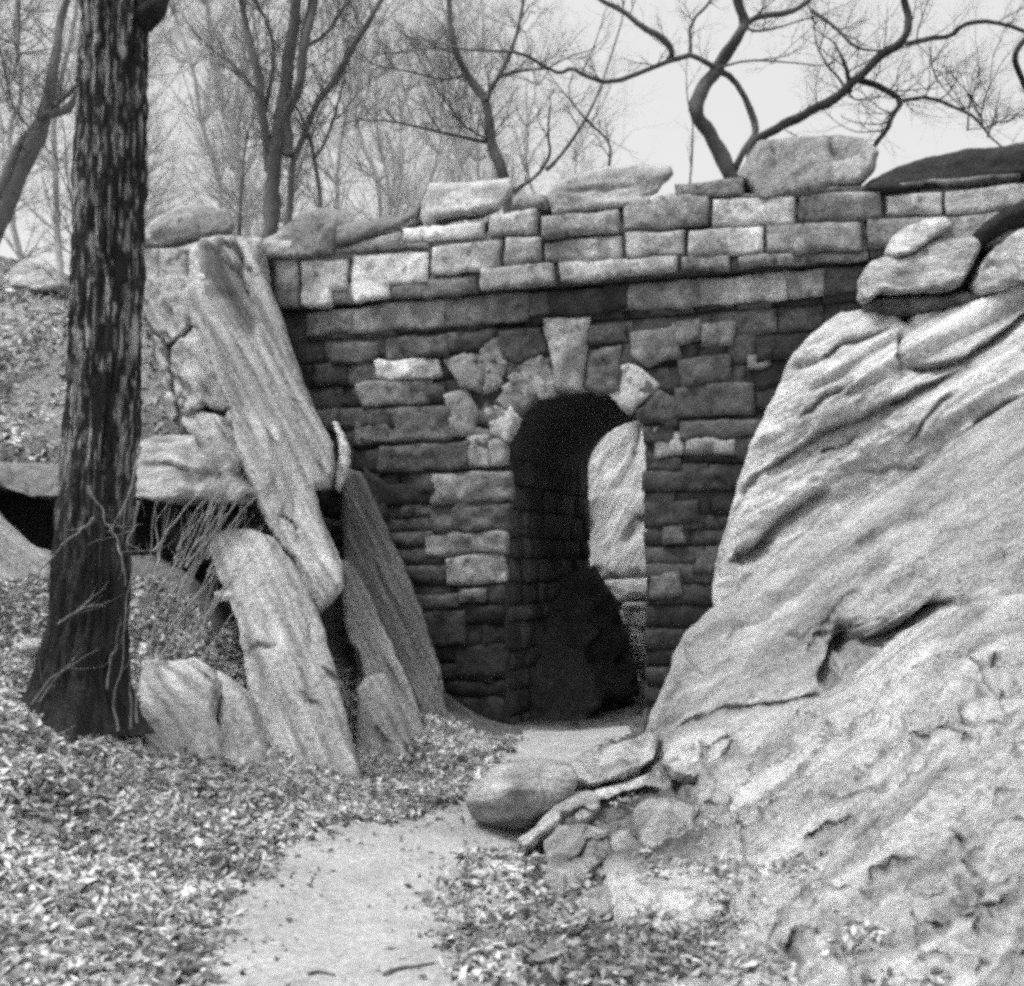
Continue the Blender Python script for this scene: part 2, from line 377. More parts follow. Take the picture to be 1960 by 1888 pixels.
def prism(name, poly, d0, d1, mat, tone, parent):
    n = len(poly); P = np.array(poly)
    v, e, f, *_ = delaunay_2d_cdt([Vector(p) for p in poly], [], [list(range(n))], 1, 1e-6)
    v = np.array([tuple(p) for p in v]); A = wall_pt(v[:, 0], v[:, 1], d0); B = wall_pt(v[:, 0], v[:, 1], d1); m = len(v)
    fs = [tuple(x) for x in f] + [tuple(i + m for i in x[::-1]) for x in f]
    L = loops([tuple(x) for x in f])
    for a, b in zip(L, L[1:] + L[:1]): fs.append((b, a, a + m, b + m))
    return mk(name, np.vstack([A, B]), fs, mat, tone, None, parent, smooth=False)
UL, UR = -5.05, 6.2
body = [(UL, -.6)] + [(AL, -.6)] + arch[1:-1] + [(AR, -.6), (UR, -.6), (UR, 4.38), (UL, 4.38)]
prism('wall_core', body, -.06, -DEP, M_mortar, .07, bridge)
prism('parapet_core', [(UL, 4.385), (UR, 4.385), (UR, 4.72), (3.6, 4.80), (1, 5.1), (-1.5, 5.1), (-3.2, 5.05), (-4.2, 4.98), (UL, 4.9)], .08, -.3, M_mortar, .05, bridge)
prism('rear_parapet', [(UL, 4.385), (UR, 4.385), (UR, 4.9), (1, 5.0), (UL, 4.9)], -DEP + .35, -DEP - .02, M_wall, .12, bridge)

def stone_geo(poly, d_face, thick, tone, rough=.022, rnd=.012, step=.045, frame=None, edge=.014):
    """a rough-faced stone filling a polygon of the wall"""
    bd = np.asarray(poly, float); k = 100
    bd = polyjit(bd * k, step * k, edge * k, 0) / k
    P2, faces = tri_fill(bd * k, step * k); P2 = P2 / k
    d, _, _ = seg_dist(P2, np.r_[bd, bd[:1]]); t = np.clip(d / rnd, 0, 1)
    sd_ = rng.uniform(0, 50)
    h = d_face - rnd * .8 * (1 - np.sqrt(1 - (1 - t) ** 2)) + rough * (fbm(np.c_[P2 * 5, np.full(len(P2), sd_)], 3) + .45 * fbm(np.c_[P2 * 15, np.full(len(P2), sd_)], 2)) * np.clip(t, .4, 1) \
        + (P2[:, 0] - P2[:, 0].mean()) * rng.uniform(-.03, .03) + (P2[:, 1] - P2[:, 1].mean()) * rng.uniform(-.07, .03)
    P = frame(P2[:, 0], P2[:, 1], h)
    a = P[faces[0][1]] - P[faces[0][0]]; b = P[faces[0][2]] - P[faces[0][0]]
    nrm = frame(np.array([0.]), np.array([0.]), np.array([1.]))[0] - frame(np.array([0.]), np.array([0.]), np.array([0.]))[0]
    if np.dot(np.cross(a, b), nrm) < 0: faces = [f[::-1] for f in faces]
    L = loops(faces); m = len(P); B = frame(P2[L, 0], P2[L, 1], h[L] - thick)
    c0 = P2[L].mean(0); B2 = frame(c0[0] + (P2[L, 0] - c0[0]) * .96, c0[1] + (P2[L, 1] - c0[1]) * .96, h[L] - thick)
    Fc = list(faces)
    n = len(L)
    for a in range(n):
        b = (a + 1) % n; Fc.append((L[b], L[a], m + a, m + b))
    Fc.append(tuple(m + a for a in range(n)))
    V = np.vstack([P, B2])
    T = np.full(len(V), tone); T *= np.clip(1 + .5 * fbm(V * 1.3 + 30, 4), .45, 1.7)[:len(T)]; T[:len(P)] *= np.clip(1 + .28 * fbm(np.c_[P2 * 6, np.full(len(P2), sd_ + 9)], 3), .4, 1.7)
    return V, Fc, T
class Pile:
    def __init__(s): s.V, s.F, s.T, s.n = [], [], [], 0
    def add(s, V, Fc, T):
        s.V.append(V); s.F += [tuple(i + s.n for i in f) for f in Fc]; s.T.append(T); s.n += len(V)
    def build(s, name, mat, parent=None, **k):
        return mk(name, np.vstack(s.V), s.F, mat, np.concatenate(s.T), None, parent, **k)
KT = 1.9
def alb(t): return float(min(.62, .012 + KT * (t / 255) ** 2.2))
PAR = [  # parapet stones: polygon corners in the photograph and how light the stone is
 ((501,463),(560,460),(560,492),(501,496),150),((521,500),(567,497),(567,588),(528,590),140),((572,500),(663,493),(663,552),(634,556),(634,583),(572,586),190),
 ((670,487),(818,477),(818,540),(742,545),(742,572),(672,578),192),((643,470),(768,436),(796,414),(690,424),(650,438),140),((646,480),(640,476),(766,440),(766,462),(820,462),(820,472),130),((770,436),(923,424),(923,455),(768,464),185),
 ((824,472),(959,459),(959,515),(824,528),155),((746,548),(820,534),(912,528),(912,560),(746,573),95),((966,456),(1034,450),(1034,502),(966,508),182),
 ((931,412),(1028,398),(1028,446),(931,452),150),((978,372),(1046,372),(1046,396),(978,400),110),((918,514),(1058,504),(1064,545),(918,558),180),((1040,462),(1190,450),(1190,494),(1040,502),150),((1068,504),(1196,496),(1300,490),(1300,520),(1072,540),150),
 ((1036,414),(1186,404),(1186,446),(1036,456),125),((1192,380),(1290,366),(1356,368),(1356,430),(1192,440),135),((1196,446),(1312,438),(1312,486),(1196,492),172),
 ((1292,350),(1425,342),(1425,372),(1292,378),112),((1363,382),(1522,372),(1522,428),(1363,438),188),((1318,442),(1464,434),(1464,484),(1318,492),165),((1528,374),(1687,364),(1687,420),(1528,428),100),
 ((1694,374),(1805,368),(1805,410),(1694,414),165),((1468,432),(1652,424),(1652,478),(1468,486),112),((1657,420),(1810,416),(1960,404),(1960,470),(1657,478),105),((1808,366),(1990,348),(1990,402),(1810,410),135),
 ((1306,492),(1396,488),(1396,514),(1306,518),115),((1412,490),(1520,484),(1520,506),(1412,512),110),((1526,488),(1660,480),(1660,496),(1526,504),90),((500,470),(470,470),(480,600),(520,592),120),
 ((275,472),(300,474),(300,545),(275,545),150),((304,474),(356,474),(356,540),(304,540),145),((362,472),(382,472),(392,540),(362,540),180),((1412,374),(1412,381),(1690,362),(1960,340),(1960,332),(1700,352),90)]
pl = Pile(); OFFP = .16
def fr(u, v, h): return wall_pt(u, v, h)
for s in PAR:
    pts = [uv_of(x, y, OFFP) for x, y in s[:-1]]
    c = np.mean(pts, 0); pts = [(p - c) * .975 + c for p in np.array(pts)]
    pl.add(*stone_geo(pts, OFFP + rng.uniform(-.02, .03), .34, alb(82 + (s[-1] - 80) * .7), rough=.02, rnd=.012, frame=fr))
# the rear face of the parapet seen from a step aside, and plain filler stones beyond the traced ones
for r_, (v0, v1) in enumerate([(4.40, 4.62), (4.62, 4.84), (4.84, 5.04)]):
    u = UL
    while u < UR:
        w = rng.uniform(.35, .75)
        mid = u + w / 2
        vv1 = v1 if v1 < 5 else 5.0
        if not (mid > 3.7 and v1 > 4.85): pl.add(*stone_geo([(u, v0), (u + w - .02, v0), (u + w - .02, vv1 - .02), (u, vv1 - .02)], .11, .1, alb(rng.uniform(60, 105)), frame=fr, step=.09))
        u += w
pl.build('parapet', M_wall, bridge)

FAC = [((590,600),(666,595),(668,632),(590,640),115),((676,592),(841,577),(841,622),(676,636),135),((847,576),(999,566),(999,612),(847,622),138),((1005,566),(1050,562),(1054,598),(1008,602),112),((1058,560),(1190,550),(1190,592),(1060,600),52),
 ((1197,550),(1330,541),(1330,584),(1197,592),135),((1290,620),(1335,616),(1335,650),(1290,655),110),((1347,536),(1492,526),(1492,570),(1347,582),150),((1503,524),(1574,520),(1574,560),(1510,566),122),((1585,516),(1680,510),(1680,556),(1585,560),62),
 ((722,690),(830,690),(836,720),(730,724),180),((690,735),(815,728),(812,772),(700,778),105),((640,660),(715,655),(715,690),(640,694),72),((745,650),(850,644),(850,680),(745,684),80),((860,640),(940,634),(930,660),(862,668),82),
 ((853,692),(905,668),(922,702),(918,748),(884,738),150),((918,665),(948,656),(966,695),(952,732),(926,750),155),((930,785),(966,776),(992,800),(968,842),(938,826),150),((855,762),(890,750),(912,790),(905,830),(868,830),132),
 ((962,742),(998,722),(1022,758),(994,790),(970,772),100),((995,702),(1034,686),(1058,728),(1058,752),(1028,760),(1008,738),152),((955,640),(1030,632),(1040,676),(990,690),(965,680),95),
 ((1126,682),(1185,668),(1180,740),(1150,750),(1126,740),100),((1168,748),(1196,700),(1216,704),(1258,736),(1204,788),195),((1218,798),(1262,748),(1292,768),(1290,812),(1226,806),95),((1253,824),(1300,815),(1306,868),(1258,874),160),
 ((1130,625),(1205,616),(1205,650),(1130,658),98),((1212,640),(1290,630),(1300,680),(1240,700),(1212,680),118),((1300,745),(1430,735),(1432,788),(1300,796),82),((1318,842),(1402,840),(1402,866),(1318,870),150),((1310,810),(1440,804),(1440,832),(1310,838),85),
 ((1345,625),(1400,620),(1400,660),(1345,664),105),((1430,680),(1470,676),(1470,700),(1430,704),95),((1305,690),(1390,682),(1390,730),(1305,738),78),
 ((893,838),(934,836),(932,890),(895,894),142),((940,846),(964,842),(966,884),(940,890),132),((832,912),(966,904),(966,956),(832,962),118),((735,860),(885,850),(885,895),(735,902),72),((835,974),(968,968),(968,1012),(835,1018),76),((730,930),(822,925),(822,962),(730,966),40),
 ((822,1026),(962,1020),(962,1056),(822,1062),120),((860,1070),(958,1064),(958,1110),(860,1116),128),((880,1128),(925,1126),(925,1150),(880,1152),100),((790,1140),(870,1134),(870,1160),(790,1166),72),((700,900),(740,930),(738,990),(700,960),60),
 ((690,790),(850,782),(850,838),(690,846),85),((1245,1105),(1300,1100),(1300,1140),(1245,1146),78),((1242,905),(1390,900),(1390,935),(1242,940),66),((1242,965),(1330,962),(1330,1000),(1242,1004),62),((1335,1060),(1395,1056),(1395,1090),(1335,1096),60),((1270,1010),(1300,1006),(1306,1034),(1270,1040),90),
 ((740,1180),(880,1176),(880,1230),(740,1240),52),((880,1240),(960,1236),(960,1290),(880,1294),48),((1240,870),(1300,880),(1300,900),(1240,900),60)]
fa = Pile()
def in_arch(u, v, m=0.0):
    if u < AL - m or u > AR + m: return False
    if v < SPR: return True
    x = (u - AC) / (AW + m); return abs(x) < 1 and v < SPR + (APEX - SPR + m) * math.sqrt(1 - x * x)
v = -.4; row = 0
while v < 4.36:
    h = rng.uniform(.14, .27)
    if v + h > 4.25: h = 4.385 - v
    for (u0, u1) in ((UL, AL), (AR, UR)) if v < SPR - .05 else ((UL, UR),):
        u = u0
        while u < u1 - .02:
            w = rng.uniform(.26, .8)
            if u + w > u1 - .12: w = u1 - u
            tb = rng.uniform(-.01, .01)
            e1, e2, e3, e4 = rng.uniform(-.018, .018, 4); q = [(u + .004, v + .003 + e1), (u + w - .004, v + .003 + e2), (u + w - .004 + e3, v + h - .004 + e4), (u + .004, v + h - .004 + e2)]
            if not (v + h > SPR - .05 and (in_arch(u, v + .01, .1) or in_arch(u + w, v + .01, .1) or in_arch(u + w / 2, v + .01, .1) or in_arch(u+w*.25,v+.01,.1) or in_arch(u+w*.75,v+.01,.1))):
                if u > -7 and (u < 3.8 or v > 2):
                    dd = .0 if v < 4.15 else .03
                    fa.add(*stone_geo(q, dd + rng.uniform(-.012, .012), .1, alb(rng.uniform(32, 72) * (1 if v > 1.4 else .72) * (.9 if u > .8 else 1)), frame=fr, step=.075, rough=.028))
            u += w
    v += h
for s in FAC:
    pts = np.array([uv_of(x, y, .03) for x, y in s[:-1]]); pts = pts.mean(0) + (pts - pts.mean(0)) * 1.16
    fa.add(*stone_geo(pts, (.028 if s[0][1] > 600 else .05) + rng.uniform(-.006, .01), .12, alb(54 + (s[-1] - 60) * .72), rough=.03, rnd=.014, frame=fr, edge=.02))
fa.build('facade_wall', M_wall, bridge)
# ring of rough voussoirs
vr = Pile(); nv = 11
for k in range(nv):
    t0, t1 = math.pi * k / nv + .02, math.pi * (k + 1) / nv - .02
    lo = [(AC - AW * 1.0 * math.cos(t), SPR + (APEX - SPR) * math.sin(t)) for t in (t0, (t0 + t1) / 2, t1)]
    L_ = rng.uniform(.24, .38)
    hi = [(AC - (AW + L_) * math.cos(t), SPR + (APEX - SPR + L_) * math.sin(t)) for t in (t1, (t0 + t1) / 2, t0)]
    if k == 5: continue
    tn = [70, 62, 88, 110, 100, 0, 78, 60, 80, 74, 60][k]
    vr.add(*stone_geo(lo + hi, .02, .3, alb(tn), frame=fr, rough=.025))
vr.build('voussoir_ring', M_wall, bridge)
ks = Pile(); ks.add(*stone_geo([uv_of(x, y, .06) for x, y in ((1036,608),(1080,606),(1127,604),(1120,680),(1110,744),(1064,746),(1054,690))], .085, .4, alb(150), rough=.035, rnd=.05, frame=fr))
o = ks.build('keystone', M_wall, bridge); o['label'] = 'long pale wedge shaped keystone'
# lining of the passage: rough stones on both inner walls
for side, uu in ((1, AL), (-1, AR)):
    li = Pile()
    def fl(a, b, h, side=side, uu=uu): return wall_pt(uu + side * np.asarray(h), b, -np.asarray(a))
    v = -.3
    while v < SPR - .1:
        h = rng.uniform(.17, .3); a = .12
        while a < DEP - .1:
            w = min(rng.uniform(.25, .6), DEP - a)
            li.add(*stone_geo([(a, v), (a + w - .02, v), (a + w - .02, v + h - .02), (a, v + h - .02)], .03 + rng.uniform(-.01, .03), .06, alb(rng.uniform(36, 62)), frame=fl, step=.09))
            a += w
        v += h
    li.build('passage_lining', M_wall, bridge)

def wallY(px, off=0):
    k = (px - CX) / F; o = W0 + en * off; u = (k * o[1] - o[0]) / (eu[0] - k * eu[1]); return o[1] + eu[1] * u
def wctrl(pts, off=.1, tilt=.15):
    ys_ = [p[1] for p in pts]; m = (min(ys_) + max(ys_)) / 2
    return [(p[0], p[1], wallY(p[0], off) + (m - p[1]) / 100 * tilt) for p in pts]
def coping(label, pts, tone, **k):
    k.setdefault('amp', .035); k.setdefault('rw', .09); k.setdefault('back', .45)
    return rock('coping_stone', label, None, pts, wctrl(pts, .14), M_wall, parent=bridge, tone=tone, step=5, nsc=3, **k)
coping('rounded grey coping boulder at the left end of the parapet', [(262,450),(300,415),(350,396),(400,391),(436,402),(449,428),(436,446),(380,452),(330,466),(262,478)], .34, cracks=[([(275,440),(330,415),(380,405)],6,.03,0,.2)], ang=15, aniso=3)
coping('blocky grey coping boulder', [(500,462),(540,440),(572,410),(612,399),(662,402),(682,424),(672,440),(650,448),(640,490),(560,496),(502,498)], .26)
coping('thin sloping coping slab', [(640,432),(680,424),(770,412),(792,402),(806,372),(820,350),(830,352),(806,400),(800,420),(760,440),(690,462),(644,476)], .2, ang=25, aniso=4)
coping('pale wedge shaped coping stone', [(803,388),(822,353),(880,350),(940,344),(978,340),(984,362),(960,398),(930,410),(880,412),(840,420),(815,442),(806,420)], .46, ang=5, aniso=3)
coping('long pale flat coping stone', [(1046,386),(1056,352),(1090,336),(1130,322),(1200,318),(1284,316),(1290,336),(1262,366),(1205,396),(1130,404),(1060,412)], .38, ang=8, aniso=5, cracks=[([(1060,370),(1150,362),(1250,350)],4,.03,0,.2)])
coping('large angular coping boulder', [(1410,338),(1430,300),(1450,270),(1490,266),(1540,262),(1600,258),(1652,262),(1682,292),(1676,322),(1652,352),(1600,360),(1520,374),(1455,386),(1430,352)], .26, ang=60, aniso=2, back=.6, cracks=[([(1590,262),(1600,300),(1625,310),(1640,290)],5,.04,0,.35),([(1478,270),(1482,300)],4,.05,0,.4)], patches=[(np.array([(1590,325),(1620,300),(1672,290),(1672,320),(1648,350),(1605,356)]), -.03, .42)])
coping('long coping slab at the right end, toned dark for its shade', [(1640,366),(1665,345),(1720,318),(1780,300),(1850,286),(1960,275),(2080,262),(2080,330),(1960,336),(1850,352),(1760,362),(1690,372)], .035, back=.8, ang=8, aniso=4)  # shade on this slab is put into its near-black tone

# ------------------------------------------------------------------ big leaning slabs, left of the arch
rock('leaning_slab', 'tallest leaning stone slab, its pointed foot above the ground and its head on the parapet end', 'rock slab',
 [(376,466),(385,456),(420,450),(500,455),(503,470),(495,505),(522,560),(545,622),(570,700),(607,795),(636,850),(640,895),(634,934),(600,938),(612,985),(622,1025),(640,1062),(655,1090),(655,1125),(640,1150),(612,1178),(585,1130),(560,1070),(525,1030),(498,985),(478,930),(455,860),(440,800),(415,720),(388,650),(352,600),(345,560),(370,535),(392,535),(378,500)],
 [(400,470,12.75),(500,460,13.0),(360,580,12.1),(540,620,12.6),(450,750,11.8),(600,800,12.1),(500,960,11.2),(640,960,11.6),(610,1160,10.9),(650,1100,11.1)],
 tone=0.45, rw=.07, lay=.03, ls=.16, rc=7, sm=0, back=.45, amp=.03, ang=-63, aniso=6, nsc=2.2, step=6,
 cracks=[([(445,640),(480,720),(530,820),(570,900),(600,980),(640,1060)],5,.05,0,.25),([(500,640),(540,730),(590,850),(635,950)],7,.05,-1,.2),([(405,640),(440,720),(470,800),(500,900),(540,1000)],5,.05,0,.3),([(470,610),(500,690),(520,740)],4,.04,0,.3)],
 patches=[(np.array([(380,468),(422,470),(455,530),(490,620),(480,650),(452,625),(428,570),(394,536)],float), .09, .13)])  # patch tone paints the shade on the upper left face
rock('leaning_slab', 'narrow dark leaning slab nearest the arch', 'rock slab',
 [(650,930),(668,898),(692,905),(725,980),(770,1075),(815,1190),(845,1290),(856,1370),(852,1420),(812,1408),(775,1300),(722,1190),(690,1130),(655,1080)],
 [(670,910,12.55),(700,1050,12.4),(780,1150,12.25),(760,1290,12.2),(850,1380,11.95),(815,1400,11.9)],
 tone=0.22, rw=.06, lay=.025, ls=.13, rc=4, sm=0, back=.4, amp=.025, ang=-64, aniso=6, step=6, cracks=[([(700,1030),(740,1130),(790,1240),(820,1330)],4,.05,0,.2)])
rock('leaning_slab', 'grey lower slab with a straight pale right edge, between the tallest slab and the dark narrow one', 'rock slab',
 [(648,1075),(664,1070),(700,1125),(740,1210),(785,1310),(815,1400),(800,1425),(740,1432),(700,1420),(688,1330),(668,1240),(655,1160)],
 [(655,1080,12.0),(700,1130,11.95),(740,1220,11.7),(690,1260,11.6),(800,1400,11.2),(710,1420,11.0)],
 tone=0.36, rw=.06, lay=.02, ls=.12, rc=4, sm=0, back=.4, amp=.03, ang=-62, aniso=6, step=6, cracks=[([(735,1260),(770,1330),(795,1390)],5,.05,0,.2),([(664,1230),(680,1270),(690,1310)],9,.16,0,.5)])
rock('leaning_slab', 'broad round-topped pale slab standing in front of the other slabs', 'rock slab',
 [(399,1048),(410,1024),(440,1012),(480,1014),(522,1030),(553,1066),(590,1135),(616,1195),(638,1270),(655,1340),(674,1410),(692,1500),(505,1500),(486,1380),(470,1290),(458,1205),(440,1145),(414,1100)],
 [(400,1050,10.2),(480,1020,10.45),(590,1140,10.1),(440,1130,9.9),(480,1290,9.45),(650,1330,9.6),(680,1440,9.3),(520,1430,9.1)],
 tone=0.51, rw=.1, lay=.03, ls=.17, rc=8, sm=0, back=.5, amp=.035, ang=-66, aniso=5, step=6, cracks=[([(480,1040),(510,1110),(545,1180)],4,.03,0,.2),([(560,1260),(600,1340),(640,1400)],4,.03,0,.2)])
rock('rock', 'small pale pointed stone wedged beside the slabs', 'rock', [(636,806),(648,808),(664,838),(671,880),(664,915),(650,945),(638,938),(640,900),(650,870),(645,835)], [(650,810,12.2),(670,880,12.1),(645,935,12.0)], tone=0.62, back=.25, rw=.05, amp=.02, step=4)
rock('rock', 'squat grey block half buried at the foot of the slabs', 'rock', [(684,1318),(702,1296),(735,1288),(752,1318),(775,1372),(800,1470),(684,1470)], [(690,1320,10.9),(750,1300,11.0),(780,1410,10.7),(690,1420,10.55)], tone=.33, back=.4, rw=.05, amp=.03, step=5, ang=-62, aniso=4, sm=0, lay=.03, ls=.1, rc=4)
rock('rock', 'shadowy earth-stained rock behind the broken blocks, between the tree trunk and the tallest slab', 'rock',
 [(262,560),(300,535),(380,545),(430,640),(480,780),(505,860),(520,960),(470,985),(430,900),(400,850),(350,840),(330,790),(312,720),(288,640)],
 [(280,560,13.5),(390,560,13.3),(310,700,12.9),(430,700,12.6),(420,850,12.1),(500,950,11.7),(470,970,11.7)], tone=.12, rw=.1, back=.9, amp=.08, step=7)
for (lab, pts, ct, tn) in [
 ('topmost pale broken block between the trunk and the tallest slab', [(258,520),(300,532),(345,524),(385,535),(402,570),(420,625),(398,645),(374,612),(345,645),(318,662),(296,632),(262,585)], [(262,530,13.2),(395,560,12.9),(320,655,12.8),(400,640,12.6)], .47),
 ('second pale broken block, wedged under the topmost one', [(326,668),(350,650),(374,620),(398,650),(428,700),(446,745),(430,790),(392,778),(352,800),(336,760),(322,710)], [(330,670,12.8),(400,650,12.5),(440,760,12.2),(345,790,12.2)], .4),
 ('third broken block, resting on the ledge rock beside the tallest slab', [(346,812),(356,784),(392,786),(428,800),(446,770),(466,815),(482,870),(508,935),(492,965),(458,930),(432,868),(420,852),(372,838)], [(350,800,12.3),(450,780,12.1),(500,950,11.4),(430,860,11.8)], .44),
 ('thin splinter of rock leaning in the crack below the topmost block', [(296,640),(306,652),(318,700),(330,760),(338,800),(328,802),(312,740),(298,680)], [(300,650,12.75),(330,800,12.4),(318,720,12.55)], .4)]:
    rock('rock', lab, 'rock', pts, ct, tone=tn, rw=.06, back=.5, amp=.04, facet=.07, fsize=.22, nsc=3, step=5, ang=-60, aniso=1.5, sm=0, lay=.02, ls=.11, rc=3)
# ledge with a dark hollow beneath, behind the tree
rock('rock_ledge', 'flat overhanging ledge rock right of the tree trunk', 'rock ledge',
 [(250,850),(300,832),(380,838),(425,848),(448,880),(440,905),(470,940),(450,962),(380,955),(300,958),(240,950),(235,900)],
 [(250,850,11.3),(420,845,11.3),(340,890,10.4),(250,940,10.3),(440,945,10.4)],
 tone=.34, rw=.12, back=1.8, amp=.05, step=6, nsc=3, pyr=.25, cracks=[([(280,885),(340,905),(400,905),(440,898)],8,.14,0,.45)])
rock('rock_ledge', 'wide ledge rock with a dark hollow below, left of the tree trunk', 'rock ledge',
 [(-560,872),(-160,880),(0,884),(90,888),(180,892),(240,900),(240,952),(160,950),(60,948),(0,930),(-160,935),(-560,945)],
 [(-560,875,11.2),(-560,940,10.6),(-160,880,11.4),(180,890,11.3),(-160,935,10.6),(0,925,10.4),(200,945,10.4)],
 tone=.2, rw=.1, back=1.8, amp=.04, step=6, nsc=2, pyr=.25)
rock('rock', 'rock at the back of the hollow under the ledge, toned dark for shade', 'rock',
 [(-600,900),(120,900),(480,900),(470,1100),(200,1110),(-600,1110)], [(-600,1000,11.4),(-160,900,11.6),(480,900,11.6),(-160,1100,11.4),(480,1100,11.3),(200,1000,11.7)], M_mortar, tone=.04, back=.8, amp=.08, step=10)  # near-black tone deepens the shade of the hollow
rock('rock', 'sloping rock at the left edge below the dark hollow', 'rock',
 [(-140,930),(-20,962),(20,1010),(60,1045),(100,1062),(110,1100),(90,1150),(40,1190),(-140,1215),(-420,1180),(-430,930)], [(-420,1000,9.9),(-140,940,9.8),(50,1040,9.8),(100,1090,9.7),(0,1180,9.2),(-140,1190,9.2)], tone=.3, back=.5, rw=.12, amp=.04, step=7, ang=-40, aniso=3)
rock('rock', 'low pale rock at the right foot of the tree trunk', 'rock',
 [(268,1300),(284,1262),(330,1264),(372,1258),(404,1276),(418,1320),(408,1372),(424,1410),(430,1480),(280,1480),(266,1370)],
 [(275,1300,8.4),(390,1265,8.75),(400,1400,8.2),(290,1370,7.95)], tone=.46, back=.5, rw=.1, amp=.04, facet=.04, fsize=.4, step=5, ang=-50, aniso=2.5, sm=0, rc=3, lay=.03, ls=.16)
rock('rock', 'pale wedge of rock between the low rock by the trunk and the broad slab', 'rock',
 [(412,1285),(440,1296),(466,1325),(486,1362),(500,1410),(512,1480),(420,1480),(414,1400),(424,1340)],
 [(415,1290,8.9),(490,1390,8.75),(430,1420,8.35)], tone=.5, back=.4, rw=.07, amp=.04, facet=.06, fsize=.18, step=5, ang=-55, aniso=2, sm=0, rc=3)
for (lab, pts, Y, tn) in [('small white stone left of the tree trunk base', [(30,1236),(45,1224),(72,1222),(84,1236),(78,1248),(40,1252)], 8.3, .6),
    ('small white stone just right of the tree trunk', [(258,1142),(270,1130),(284,1136),(282,1156),(262,1164)], 8.9, .55),
    ('small flat white stone at the left shoulder of the broad slab', [(408,1135),(425,1130),(446,1136),(444,1148),(415,1150)], 9.4, .6),
    ('upright pointed pale stone in the leaf litter below the broad slab', [(510,1440),(522,1428),(534,1460),(552,1492),(548,1515),(518,1508)], 8.3, .5),
    ('flat grey stone half buried near the pointed stone', [(425,1450),(445,1436),(485,1442),(505,1460),(490,1472),(440,1470)], 8.4, .42)]:
    rock('stone', lab, 'stone', pts, [(pts[0][0], pts[0][1], Y), (pts[2][0], pts[2][1], Y + .12), (pts[-1][0], pts[-1][1], Y - .02)], tone=tn, back=.16, rw=.03, amp=.012, step=4, jit=1)
rock('boulder', 'pale boulder on the far hillside left of the tree trunk', 'boulder', [(15,520),(45,495),(80,492),(105,515),(122,545),(110,556),(70,558),(20,550)], [(20,520,20.5),(80,495,21),(110,550,20.3)], tone=.4, back=1, rw=.3, amp=.05, step=5, cracks=[([(60,500),(90,520),(118,548)],4,.2,0,.5)])

# ------------------------------------------------------------------ rock outcrop, right
rock('rock_outcrop', 'upper layered rock dome rising against the bridge wall at right', 'rock outcrop',
 [(1362,1150),(1366,1090),(1392,1000),(1418,910),(1448,825),(1487,745),(1515,685),(1555,635),(1605,600),(1660,590),(1715,604),(1735,622),(1750,600),(1800,596),(1880,572),(1960,533),(2200,440),(2360,600),(2360,1250),(1400,1250)],
 [(1365,1130,11.4),(1450,820,11.15),(1560,630,10.95),(1720,606,10.6),(1960,535,10.1),(2200,445,9.7),(1960,760,9.75),(1650,950,10.75),(1700,750,10.35),(1450,1000,11.2),(1420,1150,11.2),(2360,1200,8.3),(2360,700,9.2),(1800,1100,9.9)],
 M_out, tone=.66, rw=.3, rk=.8, back=1.6, amp=.04, facet=.015, nsc=2.6, ang=30, aniso=8, step=5.5, fine=.014, lay=.09, ls=.24, rc=36,
 cracks=[([(1580,680),(1620,655),(1660,645),(1720,628)],6,.14,0,.45),([(1515,705),(1560,690),(1600,672)],5,.06,0,.25),
  ([(1730,705),(1790,700),(1850,685),(1900,650),(1960,600),(2100,520)],16,.22,1,.4),([(1430,930),(1500,880),(1570,830),(1650,800),(1720,770),(1800,730),(1860,700)],15,.16,1,.3),
  ([(1560,740),(1600,725),(1640,705)],5,.06,0,.25),([(1600,765),(1640,745),(1670,735)],4,.05,0,.25),([(1725,640),(1732,680),(1730,705)],8,.12,0,.4),
  ([(1370,1080),(1395,1010),(1440,930),(1470,890)],9,.1,0,.25),([(1440,1060),(1500,1000),(1560,955),(1590,940)],10,.2,0,.4),([(1400,1075),(1440,1060),(1480,1040)],12,.22,0,.45),([(1860,820),(1900,790),(1960,755)],9,.14,0,.4)])
